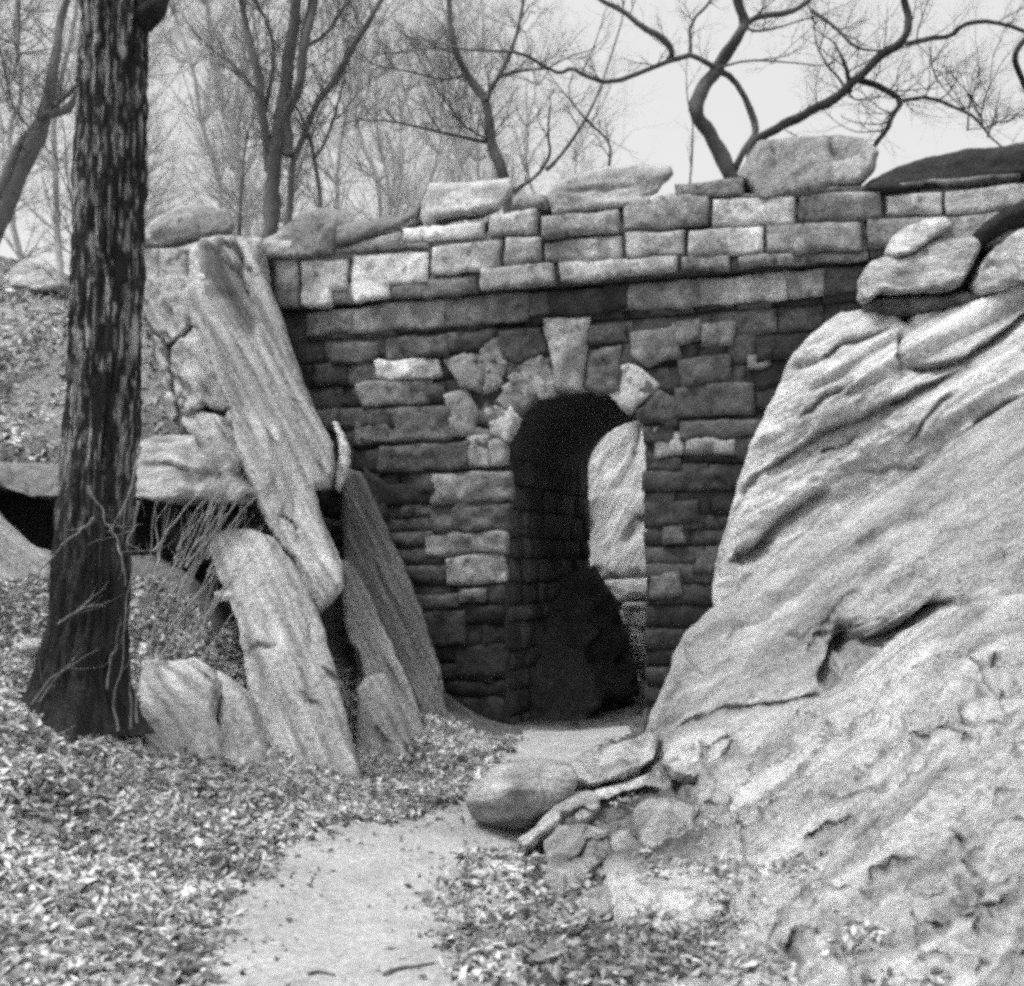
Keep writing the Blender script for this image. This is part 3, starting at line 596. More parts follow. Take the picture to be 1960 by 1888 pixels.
rock('rock_outcrop', 'middle sloping rock mass coming down to the path beside the arch', 'rock outcrop',
 [(1222,1440),(1244,1372),(1262,1330),(1282,1285),(1290,1250),(1318,1205),(1368,1163),(1420,1130),(1470,1078),(1530,1030),(1590,985),(1650,960),(1720,930),(1800,880),(1870,825),(1960,762),(2200,640),(2360,620),(2360,1450),(1500,1560),(1200,1540)],
 [(1235,1400,10.9),(1290,1260,11.1),(1370,1165,10.95),(1530,1035,10.5),(1800,885,9.6),(1960,770,9.2),(2200,650,8.8),(1500,1200,9.9),(1500,1400,8.8),(1750,1150,8.7),(1960,1000,8.1),(1300,1480,9.3),(2360,1300,6.4),(1600,1500,8.0),(1960,1250,7.2)],
 M_out, tone=.42, rw=.28, rk=.7, back=1.6, amp=.04, facet=.03, nsc=2.2, ang=30, aniso=4, step=5.5, fine=.014, lay=.055, ls=.36, rc=34,
 cracks=[([(1250,1440),(1330,1380),(1400,1362),(1500,1345),(1590,1325)],7,.16,0,.5),([(1560,1080),(1640,1050),(1720,1010),(1800,965),(1960,870)],7,.05,0,.2),
  ([(1570,1290),(1620,1215),(1700,1225),(1800,1180),(1850,1150)],26,.3,0,.45),([(1640,1230),(1660,1270),(1700,1280)],16,.25,0,.45),([(1700,1130),(1760,1100),(1800,1120)],9,.06,0,.2)],
 patches=[(np.array([(1572,1290),(1600,1235),(1640,1212),(1690,1232),(1750,1205),(1790,1165),(1850,1145),(1850,1230),(1760,1290),(1690,1330),(1600,1340)],float), .45, .26)])  # recess tone lowered as well, painting the shadow in the cleft
rock('rock_outcrop', 'large pale foreground rock slope filling the lower right corner', 'rock outcrop',
 [(1085,1560),(1130,1515),(1200,1500),(1262,1470),(1330,1448),(1400,1432),(1450,1408),(1520,1365),(1570,1345),(1630,1318),(1700,1275),(1760,1225),(1800,1190),(1845,1158),(1900,1150),(1960,1136),(2200,1080),(2500,1050),(2700,2150),(1250,2150),(1210,1900),(1190,1790),(1150,1690),(1090,1640)],
 [(1100,1560,7.9),(1262,1475,8.5),(1450,1410,8.0),(1630,1320,7.4),(1800,1195,6.9),(1960,1140,6.5),(2300,1080,6.0),(1300,1640,6.7),(1500,1600,6.0),(1700,1450,5.9),(1960,1400,5.0),(1200,1860,4.9),(1500,1860,4.5),(1960,1860,3.75),(2500,1500,4.2),(1100,2150,3.65),(2000,2150,3.2),(2600,2100,3.0),(1700,1700,4.9)],
 M_out2, tone=.7, rw=.22, rk=.8, back=1.2, amp=.05, facet=.04, nsc=2.6, ang=36, aniso=2, step=6, fine=.022, fsize=.3, lay=.07, ls=.2, rc=130,
 cracks=[([(1435,1860),(1470,1835),(1500,1815),(1540,1770),(1600,1720),(1625,1700)],9,.16,0,.5),([(1380,1450),(1400,1465),(1460,1452),(1520,1430)],9,.13,0,.5),([(1300,1520),(1340,1545),(1380,1555)],12,.13,0,.5),
  ([(1860,1720),(1880,1680),(1890,1620)],8,.1,0,.5),([(1780,1785),(1850,1790),(1900,1770),(1960,1745)],7,.08,0,.5),([(1700,1680),(1740,1670),(1770,1650)],5,.04,0,.3),([(1500,1830),(1530,1840)],6,.08,0,.5),([(1500,1920),(1540,1880),(1560,1850)],5,.04,0,.4),
  ([(1900,1590),(1930,1570),(1960,1560)],8,.08,0,.4),([(1350,1600),(1370,1620),(1340,1640)],6,.06,0,.3),([(1700,1400),(1780,1330),(1830,1260)],5,.02,0,.1),([(1640,1870),(1665,1840)],6,.05,0,.5),([(1730,1900),(1790,1890),(1820,1870)],6,.05,0,.5),([(1760,1860),(1830,1845)],6,.05,0,.5),([(1870,1870),(1890,1840)],6,.05,0,.4),
  ([(1350,1640),(1420,1600),(1480,1590)],9,.08,0,.4),([(1400,1530),(1440,1560),(1500,1570)],6,.06,0,.3),([(1380,1700),(1400,1760),(1410,1800)],7,.08,0,.35),([(1290,1790),(1330,1760),(1340,1700)],8,.1,0,.4)],
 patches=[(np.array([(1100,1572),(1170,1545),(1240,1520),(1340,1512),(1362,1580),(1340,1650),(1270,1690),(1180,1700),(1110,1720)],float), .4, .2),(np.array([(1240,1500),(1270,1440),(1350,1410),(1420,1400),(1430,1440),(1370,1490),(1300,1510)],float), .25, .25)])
for (lab, pts, ct) in [('broken block lying in the cleft between the middle and foreground rock slopes', [(1600,1262),(1640,1232),(1690,1240),(1705,1275),(1660,1310),(1612,1318)], [(1605,1265,8.35),(1690,1240,8.3),(1650,1310,8.1)]),
  ('second broken block higher up in the cleft between the rock slopes', [(1704,1232),(1745,1205),(1790,1190),(1800,1215),(1760,1250),(1715,1262)], [(1705,1235,8.1),(1795,1195,8.0),(1730,1260,7.9)]),
  ('small angular stone at the upper end of the cleft between the rock slopes', [(1798,1180),(1830,1160),(1852,1166),(1840,1190),(1806,1204)], [(1800,1182,7.9),(1850,1166,7.8),(1810,1202,7.75)])]:
    rock('rock', lab, 'rock', pts, ct, M_out, tone=.34, back=.35, rw=.06, amp=.03, facet=.07, fsize=.14, step=4, nsc=5, sm=0)
# stacked boulders on the shoulder of the outcrop
rock('boulder', 'rounded white boulder perched on the blocky boulder against the parapet', 'boulder', [(1698,486),(1705,455),(1735,425),(1775,408),(1810,414),(1828,430),(1800,448),(1770,470),(1745,486),(1715,492)], [(1705,460,10.85),(1800,415,10.8),(1740,485,10.6)], tone=.58, back=.4, rw=.1, amp=.015, step=5)
rock('boulder', 'broad blocky pale boulder between the parapet and the layered dome', 'boulder',
 [(1643,566),(1650,530),(1668,500),(1700,492),(1745,486),(1770,465),(1800,456),(1862,454),(1878,470),(1862,510),(1840,548),(1780,555),(1720,560),(1690,556),(1668,574),(1650,576)],
 [(1655,540,10.75),(1700,500,10.75),(1860,460,10.5),(1840,540,10.3),(1700,555,10.5)], tone=.42, back=.6, rw=.1, amp=.04, step=5, nsc=3, patches=[(np.array([(1715,510),(1760,490),(1775,520),(1755,545),(1700,548)],float), .03, .24)])
rock('boulder', 'pale jagged boulder at the right edge above the layered dome', 'boulder',
 [(1868,540),(1880,505),(1905,475),(1940,445),(1960,435),(2080,420),(2080,530),(1960,540),(1920,556),(1880,562)], [(1880,530,10.3),(1960,440,10.2),(1900,555,10.1),(2080,430,10.0)], tone=.5, back=.6, rw=.1, amp=.05, step=5, nsc=3, cracks=[([(1890,520),(1915,510),(1930,530)],5,.05,0,.3)])
rock('log', 'dark strip standing in for the shaded gap in front of the parapet at right', 'log', [(1845,470),(1870,440),(1910,408),(1960,380),(2090,340),(2090,400),(1960,436),(1915,450),(1880,475),(1860,500)], [(1860,470,10.6),(1960,400,10.5),(2090,360,10.4)], M_bark, tone=.03, back=.3, rw=.1, amp=.02, step=5)  # near-black strip that paints the shaded gap beside the boulders
rock('stone', 'row of rubble stones wedged under the blocky boulder', 'stone', [(1650,578),(1700,568),(1790,566),(1850,560),(1900,570),(1860,590),(1760,602),(1720,606),(1660,596)], [(1650,580,10.85),(1900,570,10.4),(1720,600,10.75)], tone=.2, back=.4, rw=.06, amp=.06, step=5, nsc=5)

# ------------------------------------------------------------------ foreground boulder and path-side rocks
rock('boulder', 'smooth rounded boulder with a pale top and dark underside at the path edge', 'boulder',
 [(888,1530),(905,1502),(940,1470),(985,1454),(1050,1452),(1095,1462),(1110,1490),(1095,1520),(1065,1548),(1025,1590),(985,1600),(945,1592),(915,1568),(895,1548)],
 [(890,1530,8.0),(1000,1455,8.5),(1100,1480,8.4),(980,1497,7.72),(980,1520,7.68),(970,1560,7.82),(970,1595,8.15),(1060,1550,8.0)], tone=.43, back=.45, rw=.2, rk=1.1, amp=.012, step=5, jit=1, fine=.002)
for (lab, pts, ctrl, tn) in [
  ('low pale tongue-shaped rock between the smooth boulder and the rock slope', [(990,1605),(1030,1578),(1060,1545),(1100,1525),(1140,1515),(1150,1545),(1120,1570),(1090,1575),(1040,1592),(1005,1620)], [(1000,1605,7.4),(1140,1520,7.9),(1110,1570,7.5)], .5),
  ('squarish pale path-side rock split by dark cracks', [(1040,1610),(1070,1580),(1120,1578),(1160,1590),(1170,1640),(1130,1670),(1110,1700),(1070,1720),(1045,1690),(1050,1650)], [(1045,1615,7.1),(1150,1590,7.2),(1130,1670,6.7),(1070,1710,6.5)], .42),
  ('small pale stone cupped by a dark crack', [(1168,1600),(1200,1590),(1215,1612),(1250,1640),(1225,1655),(1180,1650),(1162,1630)], [(1170,1600,7.2),(1215,1600,7.2),(1225,1650,6.95)], .46),
  ('domed grey rock above the cupped stone', [(1216,1590),(1215,1550),(1240,1530),(1290,1528),(1330,1545),(1335,1590),(1310,1630),(1265,1645),(1235,1625)], [(1220,1560,7.35),(1320,1550,7.3),(1265,1640,6.9)], .44),
  ('blocky pale rock at the upper edge of the foreground slope', [(1268,1455),(1290,1420),(1330,1398),(1385,1396),(1405,1420),(1390,1450),(1345,1470),(1330,1490),(1290,1478)], [(1270,1450,8.4),(1400,1410,8.3),(1330,1485,8.0)], .47),
  ('narrow sharp-edged rock behind the domed grey rock', [(1330,1540),(1370,1512),(1400,1520),(1392,1560),(1360,1600),(1338,1600)], [(1335,1545,7.3),(1395,1520,7.25),(1350,1600,7.0)], .42),
  ('small dark-sided rock under the squarish path-side rock', [(1100,1725),(1130,1700),(1170,1690),(1200,1705),(1190,1740),(1140,1760),(1105,1752)], [(1100,1730,6.2),(1195,1705,6.3),(1140,1755,6.0)], .36),
  ('flat rock lying between path and outcrop near the arch', [(1075,1470),(1110,1445),(1180,1425),(1240,1400),(1262,1405),(1250,1450),(1200,1480),(1130,1500)], [(1080,1470,9.3),(1240,1405,10.2),(1150,1495,8.9)], .44)]:
    rock('rock', lab, 'rock', pts, ctrl, M_out2, tone=tn + .06, back=.4, rw=.07, amp=.03, facet=.05, fsize=.18, step=5, nsc=4, sm=0, rc=2, lay=.02, ls=.1, ang=30)

# ------------------------------------------------------------------ beyond and inside the arch
rock('boulder', 'bright tall boulder seen through the arch', 'boulder', [(1080,700),(1200,660),(1420,640),(1480,900),(1470,1125),(1330,1120),(1235,1112),(1165,1116),(1080,1120)],
 [(1080,700,18.6),(1420,640,18.6),(1080,1110,17.6),(1235,1110,17.2),(1470,1120,17.4),(1200,900,18.0)], tone=.62, rw=.2, back=1.5, amp=.05, nsc=2, ang=62, aniso=3, step=6, cracks=[([(1225,800),(1215,900)],5,.1,0,.3),([(1235,980),(1190,1050)],8,.1,0,.3)])
rock('stone', 'pale stone step below the bright rock face beyond the arch', 'stone', [(1150,1112),(1240,1108),(1300,1110),(1300,1146),(1240,1146),(1180,1150)], [(1150,1115,16.6),(1300,1110,16.6),(1240,1146,16.4)], tone=.55, back=.5, rw=.06, amp=.03, step=5)
rock('stone', 'lower pale stone step below the first beyond the arch', 'stone', [(1180,1172),(1240,1166),(1290,1166),(1290,1194),(1240,1194),(1190,1200)], [(1180,1172,16.1),(1290,1166,16.1),(1240,1196,15.9)], tone=.5, back=.5, rw=.06, amp=.03, step=5)
rock('rock', 'narrow pale rock added to brighten the gap beside the dark rock inside the arch', 'rock', [(1188,1156),(1300,1150),(1300,1360),(1236,1350),(1214,1250)], [(1190,1160,15.9),(1300,1155,15.8),(1240,1340,15.3)], tone=.6, rw=.06, back=.3, amp=.06, step=5, nsc=4, rc=6)  # added to brighten the strip of ground that the bridge shades
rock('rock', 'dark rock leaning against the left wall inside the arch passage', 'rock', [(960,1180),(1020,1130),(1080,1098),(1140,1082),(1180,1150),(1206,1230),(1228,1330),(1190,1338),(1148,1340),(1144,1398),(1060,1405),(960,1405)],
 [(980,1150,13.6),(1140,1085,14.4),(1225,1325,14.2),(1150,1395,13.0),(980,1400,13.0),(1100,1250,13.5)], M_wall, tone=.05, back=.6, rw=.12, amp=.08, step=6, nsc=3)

# ------------------------------------------------------------------ leaf litter (stuff)
def leaves(name, pts_xy, size, tone, lift, mat=M_leaf, label='litter', hfun=None, curl=.35, stand=.5):
    n = len(pts_xy); x, y = pts_xy.T; z = (ground_h(x, y) if hfun is None else hfun) + rng.uniform(0, 1, n) ** 1.5 * lift
    a = rng.uniform(0, 2 * np.pi, n); tl = rng.normal(0, stand, n); tr = rng.normal(0, stand * .7, n)
    d = np.c_[np.cos(a) * np.cos(tl), np.sin(a) * np.cos(tl), np.sin(tl)]
    s = np.c_[-np.sin(a), np.cos(a), np.zeros(n)]; up = np.cross(d, s); s = s * np.cos(tr)[:, None] + up * np.sin(tr)[:, None]; up = np.cross(d, s)
    sz = size * np.minimum(np.exp(rng.normal(0, .36, n)), 1.6); w = sz * rng.uniform(.35, .6, n); c = rng.uniform(-curl, curl, n) * sz
    O = np.c_[x, y, z]
    v = [O - d * sz[:, None] * .5, O - s * w[:, None] * .5 + up * c[:, None] , O + up * (c * -.2)[:, None], O + s * w[:, None] * .5 + up * c[:, None], O + d * sz[:, None] * .5 + up * (c * .8)[:, None]]
    V = np.stack(v, 1).reshape(-1, 3); b = np.arange(n) * 5
    Fc = np.vstack([np.c_[b, b + 2, b + 1], np.c_[b, b + 3, b + 2], np.c_[b + 1, b + 2, b + 4], np.c_[b + 2, b + 3, b + 4]])
    cl = fbm(np.c_[x, y, 0 * x] * 2.5, 3)
    T = np.repeat(np.clip(tone * rng.choice([.4, .72, .95, 1.15], n, p=[.22, .33, .33, .12]) * rng.uniform(.8, 1.2, n) * (1 + .3 * cl), .03, .75), 5)
    o = mk(name, V, Fc, mat, T, None, None, smooth=False); tag(o, kind='stuff'); o['label'] = label; o['category'] = 'leaves'
    return o
def scatter(n, x0, x1, y0, y1, dens):
    P = np.c_[rng.uniform(x0, x1, n), rng.uniform(y0, y1, n)]; return P[rng.random(n) < dens(P[:, 0], P[:, 1])]
def d_left(x, y):
    px = CX + x / y * F; edge = path_mask(x, y, .22)
    k = np.clip((11.9 - y) * 3, 0, 1) * (x < 1.0) * (1 - edge) ** 1.5
    return k * np.where((x < 0.05) | (y > 9.5), 1, 0) * (~((y > 9.9) & (x < -2.35)))
P1 = scatter(230000, -5.5, 1.0, 3.3, 12, d_left)
leaves('leaf_litter', P1, .06, .56, .055, label='dense carpet of pale dry leaves and ivy covering the left bank')
def d_right(x, y): return (1 - path_mask(x, y, .22)) ** 1.5 * np.clip(.62 + .5 * fbm(np.c_[x * 1.5, y * 1.5, x * 0], 3), .1, 1) * (x > -.35) * (x < .9 + (y - 4) * .15)
P2_ = scatter(26000, -.4, 2.4, 3.6, 9.4, d_right)
leaves('leaf_litter', P2_, .06, .42, .06, label='scattered dry leaves and weeds between the path and the rock slope')
P3 = scatter(50000, -12, -2.2, 12.6, 24, lambda x, y: np.clip(.5 + fbm(np.c_[x, y, x * 0] * 1.2, 3), .1, 1))
leaves('leaf_litter', P3, .11, .6, .08, label='fallen leaves over the far hillside at left')
P4 = scatter(12000, .6, 3.0, 15.0, 19, lambda x, y: .8 + 0 * x)
leaves('leaf_litter', P4, .08, .42, .06, label='leafy ground beyond the arch')
P5 = scatter(16000, -1.8, .4, 3.8, 10, lambda x, y: path_mask(x, y) * (.005 + .45 * (1 - path_mask(x, y, .9))))
leaves('leaf_litter', P5, .042, .22, .012, label='few stray leaves lying on the pale path')

o3 = [o for o in col.objects if o.get('label', '').startswith('large pale foreground rock')][0]
vv = np.array([v.co for v in o3.data.vertices]) + np.array(o3.location); vv = vv[vv[:, 1] < 8.5]
px_ = CX + vv[:, 0] / vv[:, 1] * F; py_ = HY - (vv[:, 2] - CZ) / vv[:, 1] * F
wt = np.clip(fbm(np.c_[px_ / 70, py_ / 45, 0 * px_ + 4], 3) + .15 - np.clip((px_ - 1250) / 450, 0, 1.3) + np.clip((py_ - 1700) / 400, -.5, .4), 0, 1); wt /= wt.sum()
pick = vv[rng.choice(len(vv), 7000, p=wt)] + rng.normal(0, .025, (7000, 3)) * np.array([1, 1, 0])
leaves('leaf_litter', pick[:, :2], .045, .5, .025, hfun=pick[:, 2], label='leaf litter and dead weeds caught on the lower rock slope')
# dry grass blades among the leaves
def blades(name, P, h, tone, label):
    cl = fbm(np.c_[P * 3, P[:, 0] * 0], 2); P = P[cl > .15]; n = len(P); z = ground_h(P[:, 0], P[:, 1]); O = np.c_[P, z - .01]
    d = np.c_[rng.normal(0, .45, n), rng.normal(0, .45, n), np.ones(n)]; L = h * rng.uniform(.4, 1.2, n)[:, None]; a = rng.uniform(0, 6.3, n); w = np.c_[np.cos(a), np.sin(a), 0 * a] * .0045
    M = O + d * L * .55; Tp = O + d * L + np.c_[d[:, :2] * L * .5, -.1 * L]
    V = np.stack([O - w, O + w, M - w * .8, M + w * .8, Tp], 1).reshape(-1, 3); b = np.arange(n) * 5
    Fc = [tuple(x) for x in np.c_[b, b + 1, b + 3, b + 2]] + [tuple(x) for x in np.c_[b + 2, b + 3, b + 4]]
    o = mk(name, V, Fc, M_leaf, np.repeat(tone * rng.uniform(.5, 1.3, n), 5), smooth=False); tag(o, kind='stuff'); o['label'] = label; o['category'] = 'grass'
blades('dry_grass', scatter(9000, -.4, 2.0, 4.2, 8.0, d_right), .11, .35, 'dry grass tufts between the path and the rock slope')
blades('dry_grass', scatter(9000, -4.5, .2, 5.5, 11.5, d_left), .12, .38, 'dry grass tufts among the leaves of the left bank')

# ------------------------------------------------------------------ tubes and trees
class Tubes:
    def __init__(s): s.V, s.F, s.n = [], [], 0
    def add(s, pts, rad, sides=6, smooth=2, rough=0.0):
        P = np.asarray(pts, float); r = np.asarray(rad, float) * np.ones(len(P))
        for _ in range(smooth):
            if len(P) < 3: break
            Q = [P[0]]; q = [r[0]]
            for a, b, ra, rb in zip(P[:-1], P[1:], r[:-1], r[1:]):
                Q += [a * .75 + b * .25, a * .25 + b * .75]; q += [ra * .75 + rb * .25, ra * .25 + rb * .75]
            Q.append(P[-1]); q.append(r[-1]); P, r = np.array(Q), np.array(q)
        T = np.gradient(P, axis=0); T /= np.linalg.norm(T, axis=1)[:, None] + 1e-12
        ref = np.array([.13, .97, .21]); A = np.cross(T, ref); A /= np.linalg.norm(A, axis=1)[:, None] + 1e-9; B = np.cross(T, A)
        th = np.arange(sides) * 2 * np.pi / sides
        rr = r[:, None] * np.ones(sides)
        ring = P[:, None] + (A[:, None] * np.cos(th)[None, :, None] + B[:, None] * np.sin(th)[None, :, None]) * rr[..., None]
        m = len(P); V = ring.reshape(-1, 3)
        if rough: V = V + rough * np.repeat(r, sides)[:, None] * np.c_[fbm(V * 6, 2), fbm(V * 6 + 5, 2), fbm(V * 6 + 11, 2)]
        i = (np.arange(m - 1)[:, None] * sides + np.arange(sides)).ravel(); j = (np.arange(m - 1)[:, None] * sides + (np.arange(sides) + 1) % sides).ravel()
        Fq = np.c_[i, i + sides, j + sides, j] + s.n
        s.F += [tuple(f) for f in Fq]; s.F.append(tuple(np.arange(sides) + s.n)); s.F.append(tuple((np.arange(sides) + s.n + (m - 1) * sides)[::-1]))
        s.V.append(V); s.n += len(V)
    def build(s, name, mat, tone, parent=None): return mk(name, np.vstack(s.V), s.F, mat, tone, None, parent)
def twig(tb, p, d, L, r, lvl, droop=0.0, wob=.35):
    n = 5; P = [p]; q = p.copy(); dd = d / np.linalg.norm(d)
    for k in range(n):
        dd = dd + rng.normal(0, wob * .5, 3) * np.array([1, .8, 1]) + np.array([0, 0, .08 - droop]); dd /= np.linalg.norm(dd)
        q = q + dd * L / n; P.append(q.copy())
    rad = np.linspace(r, r * .35, n + 1); tb.add(P, rad, 4 if r < .012 else 5, 1 if lvl > 0 else 0)
    if lvl > 0:
        for k in range(1, n + 1):
            for _ in range(1 if lvl > 1 else 2):
                if rng.random() < .8:
                    ax = rng.normal(0, 1, 3); ax -= dd * ax.dot(dd); ax /= np.linalg.norm(ax) + 1e-9
                    base = P[k] - P[k - 1]; base /= np.linalg.norm(base); an = rng.uniform(.5, 1.1)
                    twig(tb, P[k], base * math.cos(an) + ax * math.sin(an), L * rng.uniform(.45, .7), rad[k] * .6, lvl - 1, droop, wob)
def tree(label, Y, stems, limbs, twigs=40, tone=.12, tl=.5, lvl=1, cat='tree', group=None, tr=.008, gpx=None, dz=.5, name='bare_tree'):
    """stems: traced trunk lines [(points, width at start, width at end)], widths in photo pixels; they are carried down to the ground"""
    k = Y / F; sx, sy = stems[0][0][0]; b = at(sx if gpx is None else gpx, sy, Y); gz_ = float(Hs([b[0]], [Y])[0])
    root = empty(name, (b[0], Y, gz_), label=label, cat=cat, group=group)
    tb = Tubes(); cr = Tubes(); allp = []
    def line3(pts, w0, w1, ph):
        pts = np.array(pts, float); n = len(pts); sd_ = rng.uniform(0, 99)
        off = dz * fbm(np.c_[np.arange(n) * .6, np.full(n, sd_), np.zeros(n)], 2) * np.linspace(ph, 1, n)
        P = np.array([at(x, y, Y + o_) for (x, y), o_ in zip(pts, off)])
        return P, np.linspace(w0, w1, n) * k / 2
    for j, (pts, w0, w1) in enumerate(stems):
        P, r = line3(pts, w0, w1, 0)
        if P[0][2] > gz_ - .1:
            g = np.array([b[0] + (P[0][0] - b[0]) * .6, Y, min(gz_, P[0][2]) - .15]); P = np.vstack([g, P]); r = np.r_[r[0] * 1.25, r]
        tb.add(P, r, 10, 2, .25); allp.append((P[1:], r[1:]))
    for (pts, w0, w1) in limbs:
        P, r = line3(pts, w0, w1, .3); cr.add(P, r, 7, 1, .35); allp.append((P, r))
        e_ = P[-1] - P[-2]; twig(cr, P[-1], e_ + rng.normal(0, .1, 3) * np.linalg.norm(e_), tl * 1.6, r[-1] * .95, lvl, 0, .25)
    for _ in range(twigs):
        P, r = allp[rng.integers(len(allp))]
        if len(P) < 2: continue
        i = rng.integers(0, len(P) - 1); t = rng.random(); p = P[i] * (1 - t) + P[i + 1] * t
        if p[2] < gz_ + 1.2: continue
        dd = P[i + 1] - P[i]; dd /= np.linalg.norm(dd) + 1e-9; ax = rng.normal(0, 1, 3); ax[2] = abs(ax[2]) * .8
        twig(cr, p, dd * .6 + ax * .7, tl * rng.uniform(.5, 1.4), min(tr, r[i] * .6) * rng.uniform(.7, 1.3), lvl)
    tb.build('trunk', M_twig, tone, root)
    if cr.n: cr.build('crown', M_twig, tone, root)
    return root

tree('leaning pale tree behind the dark trunk at the left edge', 15,
 [([(-40,500),(0,419),(35,334),(71,270),(85,220),(92,200),(105,120),(114,43),(135,-20),(150,-120)], 42, 9)],
 [([(-30,420),(0,362),(21,305),(60,248),(80,228)], 20, 14),([(85,222),(121,214),(153,177),(190,130),(240,60)], 20, 10),([(35,0),(37,60),(33,120)], 8, 5),([(60,250),(20,200),(8,120),(-10,60)], 5, 3),([(135,520),(142,420),(128,330),(125,290)], 5, 3)], twigs=80, tone=.15, tl=.6, lvl=2)
tree('many-stemmed tree rising behind the parapet left of the middle', 16.5,
 [([(514,470),(518,437),(522,350),(526,284),(540,213),(554,106),(568,0),(575,-120)], 34, 20),([(552,450),(554,408),(557,312),(589,248),(603,195),(646,153),(670,99),(715,30),(745,-40)], 14, 10)],
 [([(552,300),(550,277),(547,213),(575,170),(582,89),(603,0),(612,-80)], 24, 14),([(516,330),(511,277),(500,185),(486,106),(461,0),(450,-60)], 20, 9),([(507,215),(520,150),(525,100),(515,46),(490,10),(480,-40)], 9, 6),([(614,420),(614,390),(600,284),(586,248)], 11, 7),([(603,300),(614,290),(635,241),(661,142)], 8, 4),([(603,195),(622,185),(657,117),(700,50),(732,0)], 12, 7),([(582,89),(622,71),(668,0)], 9, 6),([(458,450),(465,302),(476,248)], 7, 4),([(575,170),(570,100),(590,20),(600,-40)], 9, 6),([(500,185),(470,150),(440,120),(400,90)], 6, 3)], twigs=150, tone=.13, tl=.7, lvl=2)
tree('slender tree with a forked top behind the pale wedge coping stone', 15.5,
 [([(975,385),(970,355),(956,319),(941,277),(938,231),(931,195),(913,170),(892,142),(874,103),(860,53),(860,0),(858,-60)], 24, 9)],
 [([(931,195),(938,170),(956,146),(977,103),(995,46),(1002,0),(1006,-50)], 11, 6),([(956,146),(1005,135),(1048,131)], 6, 4),([(934,273),(853,256),(790,240),(736,231)], 7, 4),([(935,268),(892,245),(875,225),(849,192)], 6, 2),([(892,142),(850,155),(800,140),(740,130)], 5, 3),([(874,103),(830,90),(780,100)], 4, 2)], twigs=95, tone=.11, tl=.5, lvl=2)
tree('thin curving sapling rising between the pale coping stones', 14.8,
 [([(980,385),(988,362),(1030,337),(1055,295),(1048,263),(1053,202)], 9, 4)],
 [([(1045,325),(1062,312),(1098,266),(1119,234),(1147,177),(1161,135),(1190,43)], 8, 3),([(1165,325),(1170,290),(1160,262),(1125,235),(1090,190)], 6, 3)], twigs=12, tone=.1, tl=.35)
tree('pale crooked tree with a long limb reaching left, behind the large coping boulder', 14.2,
 [([(1410,365),(1396,330),(1361,263),(1329,213),(1340,177),(1372,131),(1400,90),(1421,60),(1428,46),(1411,0),(1405,-80)], 30, 18)],
 [([(1407,330),(1421,295),(1446,263),(1446,241),(1432,199),(1404,149),(1368,131),(1329,103),(1290,114),(1250,128),(1169,161),(1119,145),(1094,128),(1073,142),(1048,131),(1000,100),(930,97),(890,95)], 15, 5),
  ([(1279,117),(1289,99),(1268,71),(1229,53),(1190,18),(1147,0),(1120,-30)], 13, 8),([(1428,46),(1457,32),(1510,25),(1545,7),(1570,-30)], 13, 8),([(1553,18),(1599,53),(1638,92),(1663,96)], 8, 5),([(1322,99),(1320,43),(1361,4),(1370,-30)], 7, 4),([(1372,131),(1430,115),(1500,118),(1560,125)], 5, 2),([(1424,52),(1445,62),(1480,56),(1530,40)], 6, 3),([(1320,360),(1325,300),(1326,235)], 4, 3),([(1100,128),(1085,180),(1110,215)], 3, 2)], twigs=40, tone=.1, tl=.55, lvl=2)
tree('dark sprawling tree with low zigzag branches at right', 13.6,
 [([(1430,300),(1453,263),(1489,245),(1546,216),(1602,188),(1627,160),(1652,142),(1687,103),(1730,82),(1741,43),(1730,0),(1725,-60)], 18, 14)],
 [([(1735,84),(1776,75),(1819,71),(1844,46),(1876,41),(1925,47),(1970,65),(2050,90)], 11, 7),([(1645,155),(1687,167),(1730,192),(1709,220),(1698,248),(1677,275)], 13, 10),([(1730,192),(1780,185),(1844,213),(1870,228),(1895,262)], 8, 4),([(1626,176),(1622,140),(1612,110),(1599,85)], 11, 4),([(1620,178),(1606,149),(1585,128),(1567,96)], 7, 3),([(1780,90),(1785,140),(1810,175),(1845,210)], 3, 2),([(1620,175),(1640,195),(1690,185)], 4, 2),([(1852,250),(1855,200),(1860,150)],4,2),([(1880,240),(1878,210),(1895,160)],4,2)], twigs=60, tone=.05, tl=.6, lvl=2, gpx=1440)
tree('dark twisting branch tree at the right edge above the dark coping slab', 13.2,
 [([(2010,300),(1990,220),(1962,165),(1940,118),(1950,88),(1975,60),(2000,20)], 14, 9)], [([(1962,165),(1985,120),(2020,90)], 7, 4),([(1890,262),(1900,235),(1930,232)],4,3)], twigs=14, tone=.05, tl=.4)
# faint far trees: one kind, copied; haze is put into their pale bark tone
def far_tree(seed):
    global rng
    rng = np.random.default_rng(seed); root = empty('far_tree', (0, 0, 0)); tb = Tubes(); cr = Tubes(); h = rng.uniform(9, 12)
    P = np.cumsum(np.r_[[[0, 0, 0]], np.c_[rng.normal(0, .3, 9), rng.normal(0, .3, 9), np.full(9, h / 9)]], 0); P[0, 2] = -.4; r = np.linspace(.085, .02, 10)
    tb.add(P, r, 7, 1)
    for k in range(1, 10):
        for _ in range(7):
            a = rng.uniform(0, 2 * np.pi); twig(cr, P[k] * 1.0, np.array([math.cos(a) * .8, math.sin(a) * .8, rng.uniform(.3, 1.1)]), rng.uniform(1.0, 2.4), .02, 2, 0, .3)
    tb.build('trunk', M_twig, .42, root); cr.build('crown', M_twig, .42, root); return root
protos = [far_tree(s) for s in (11, 12, 13)]
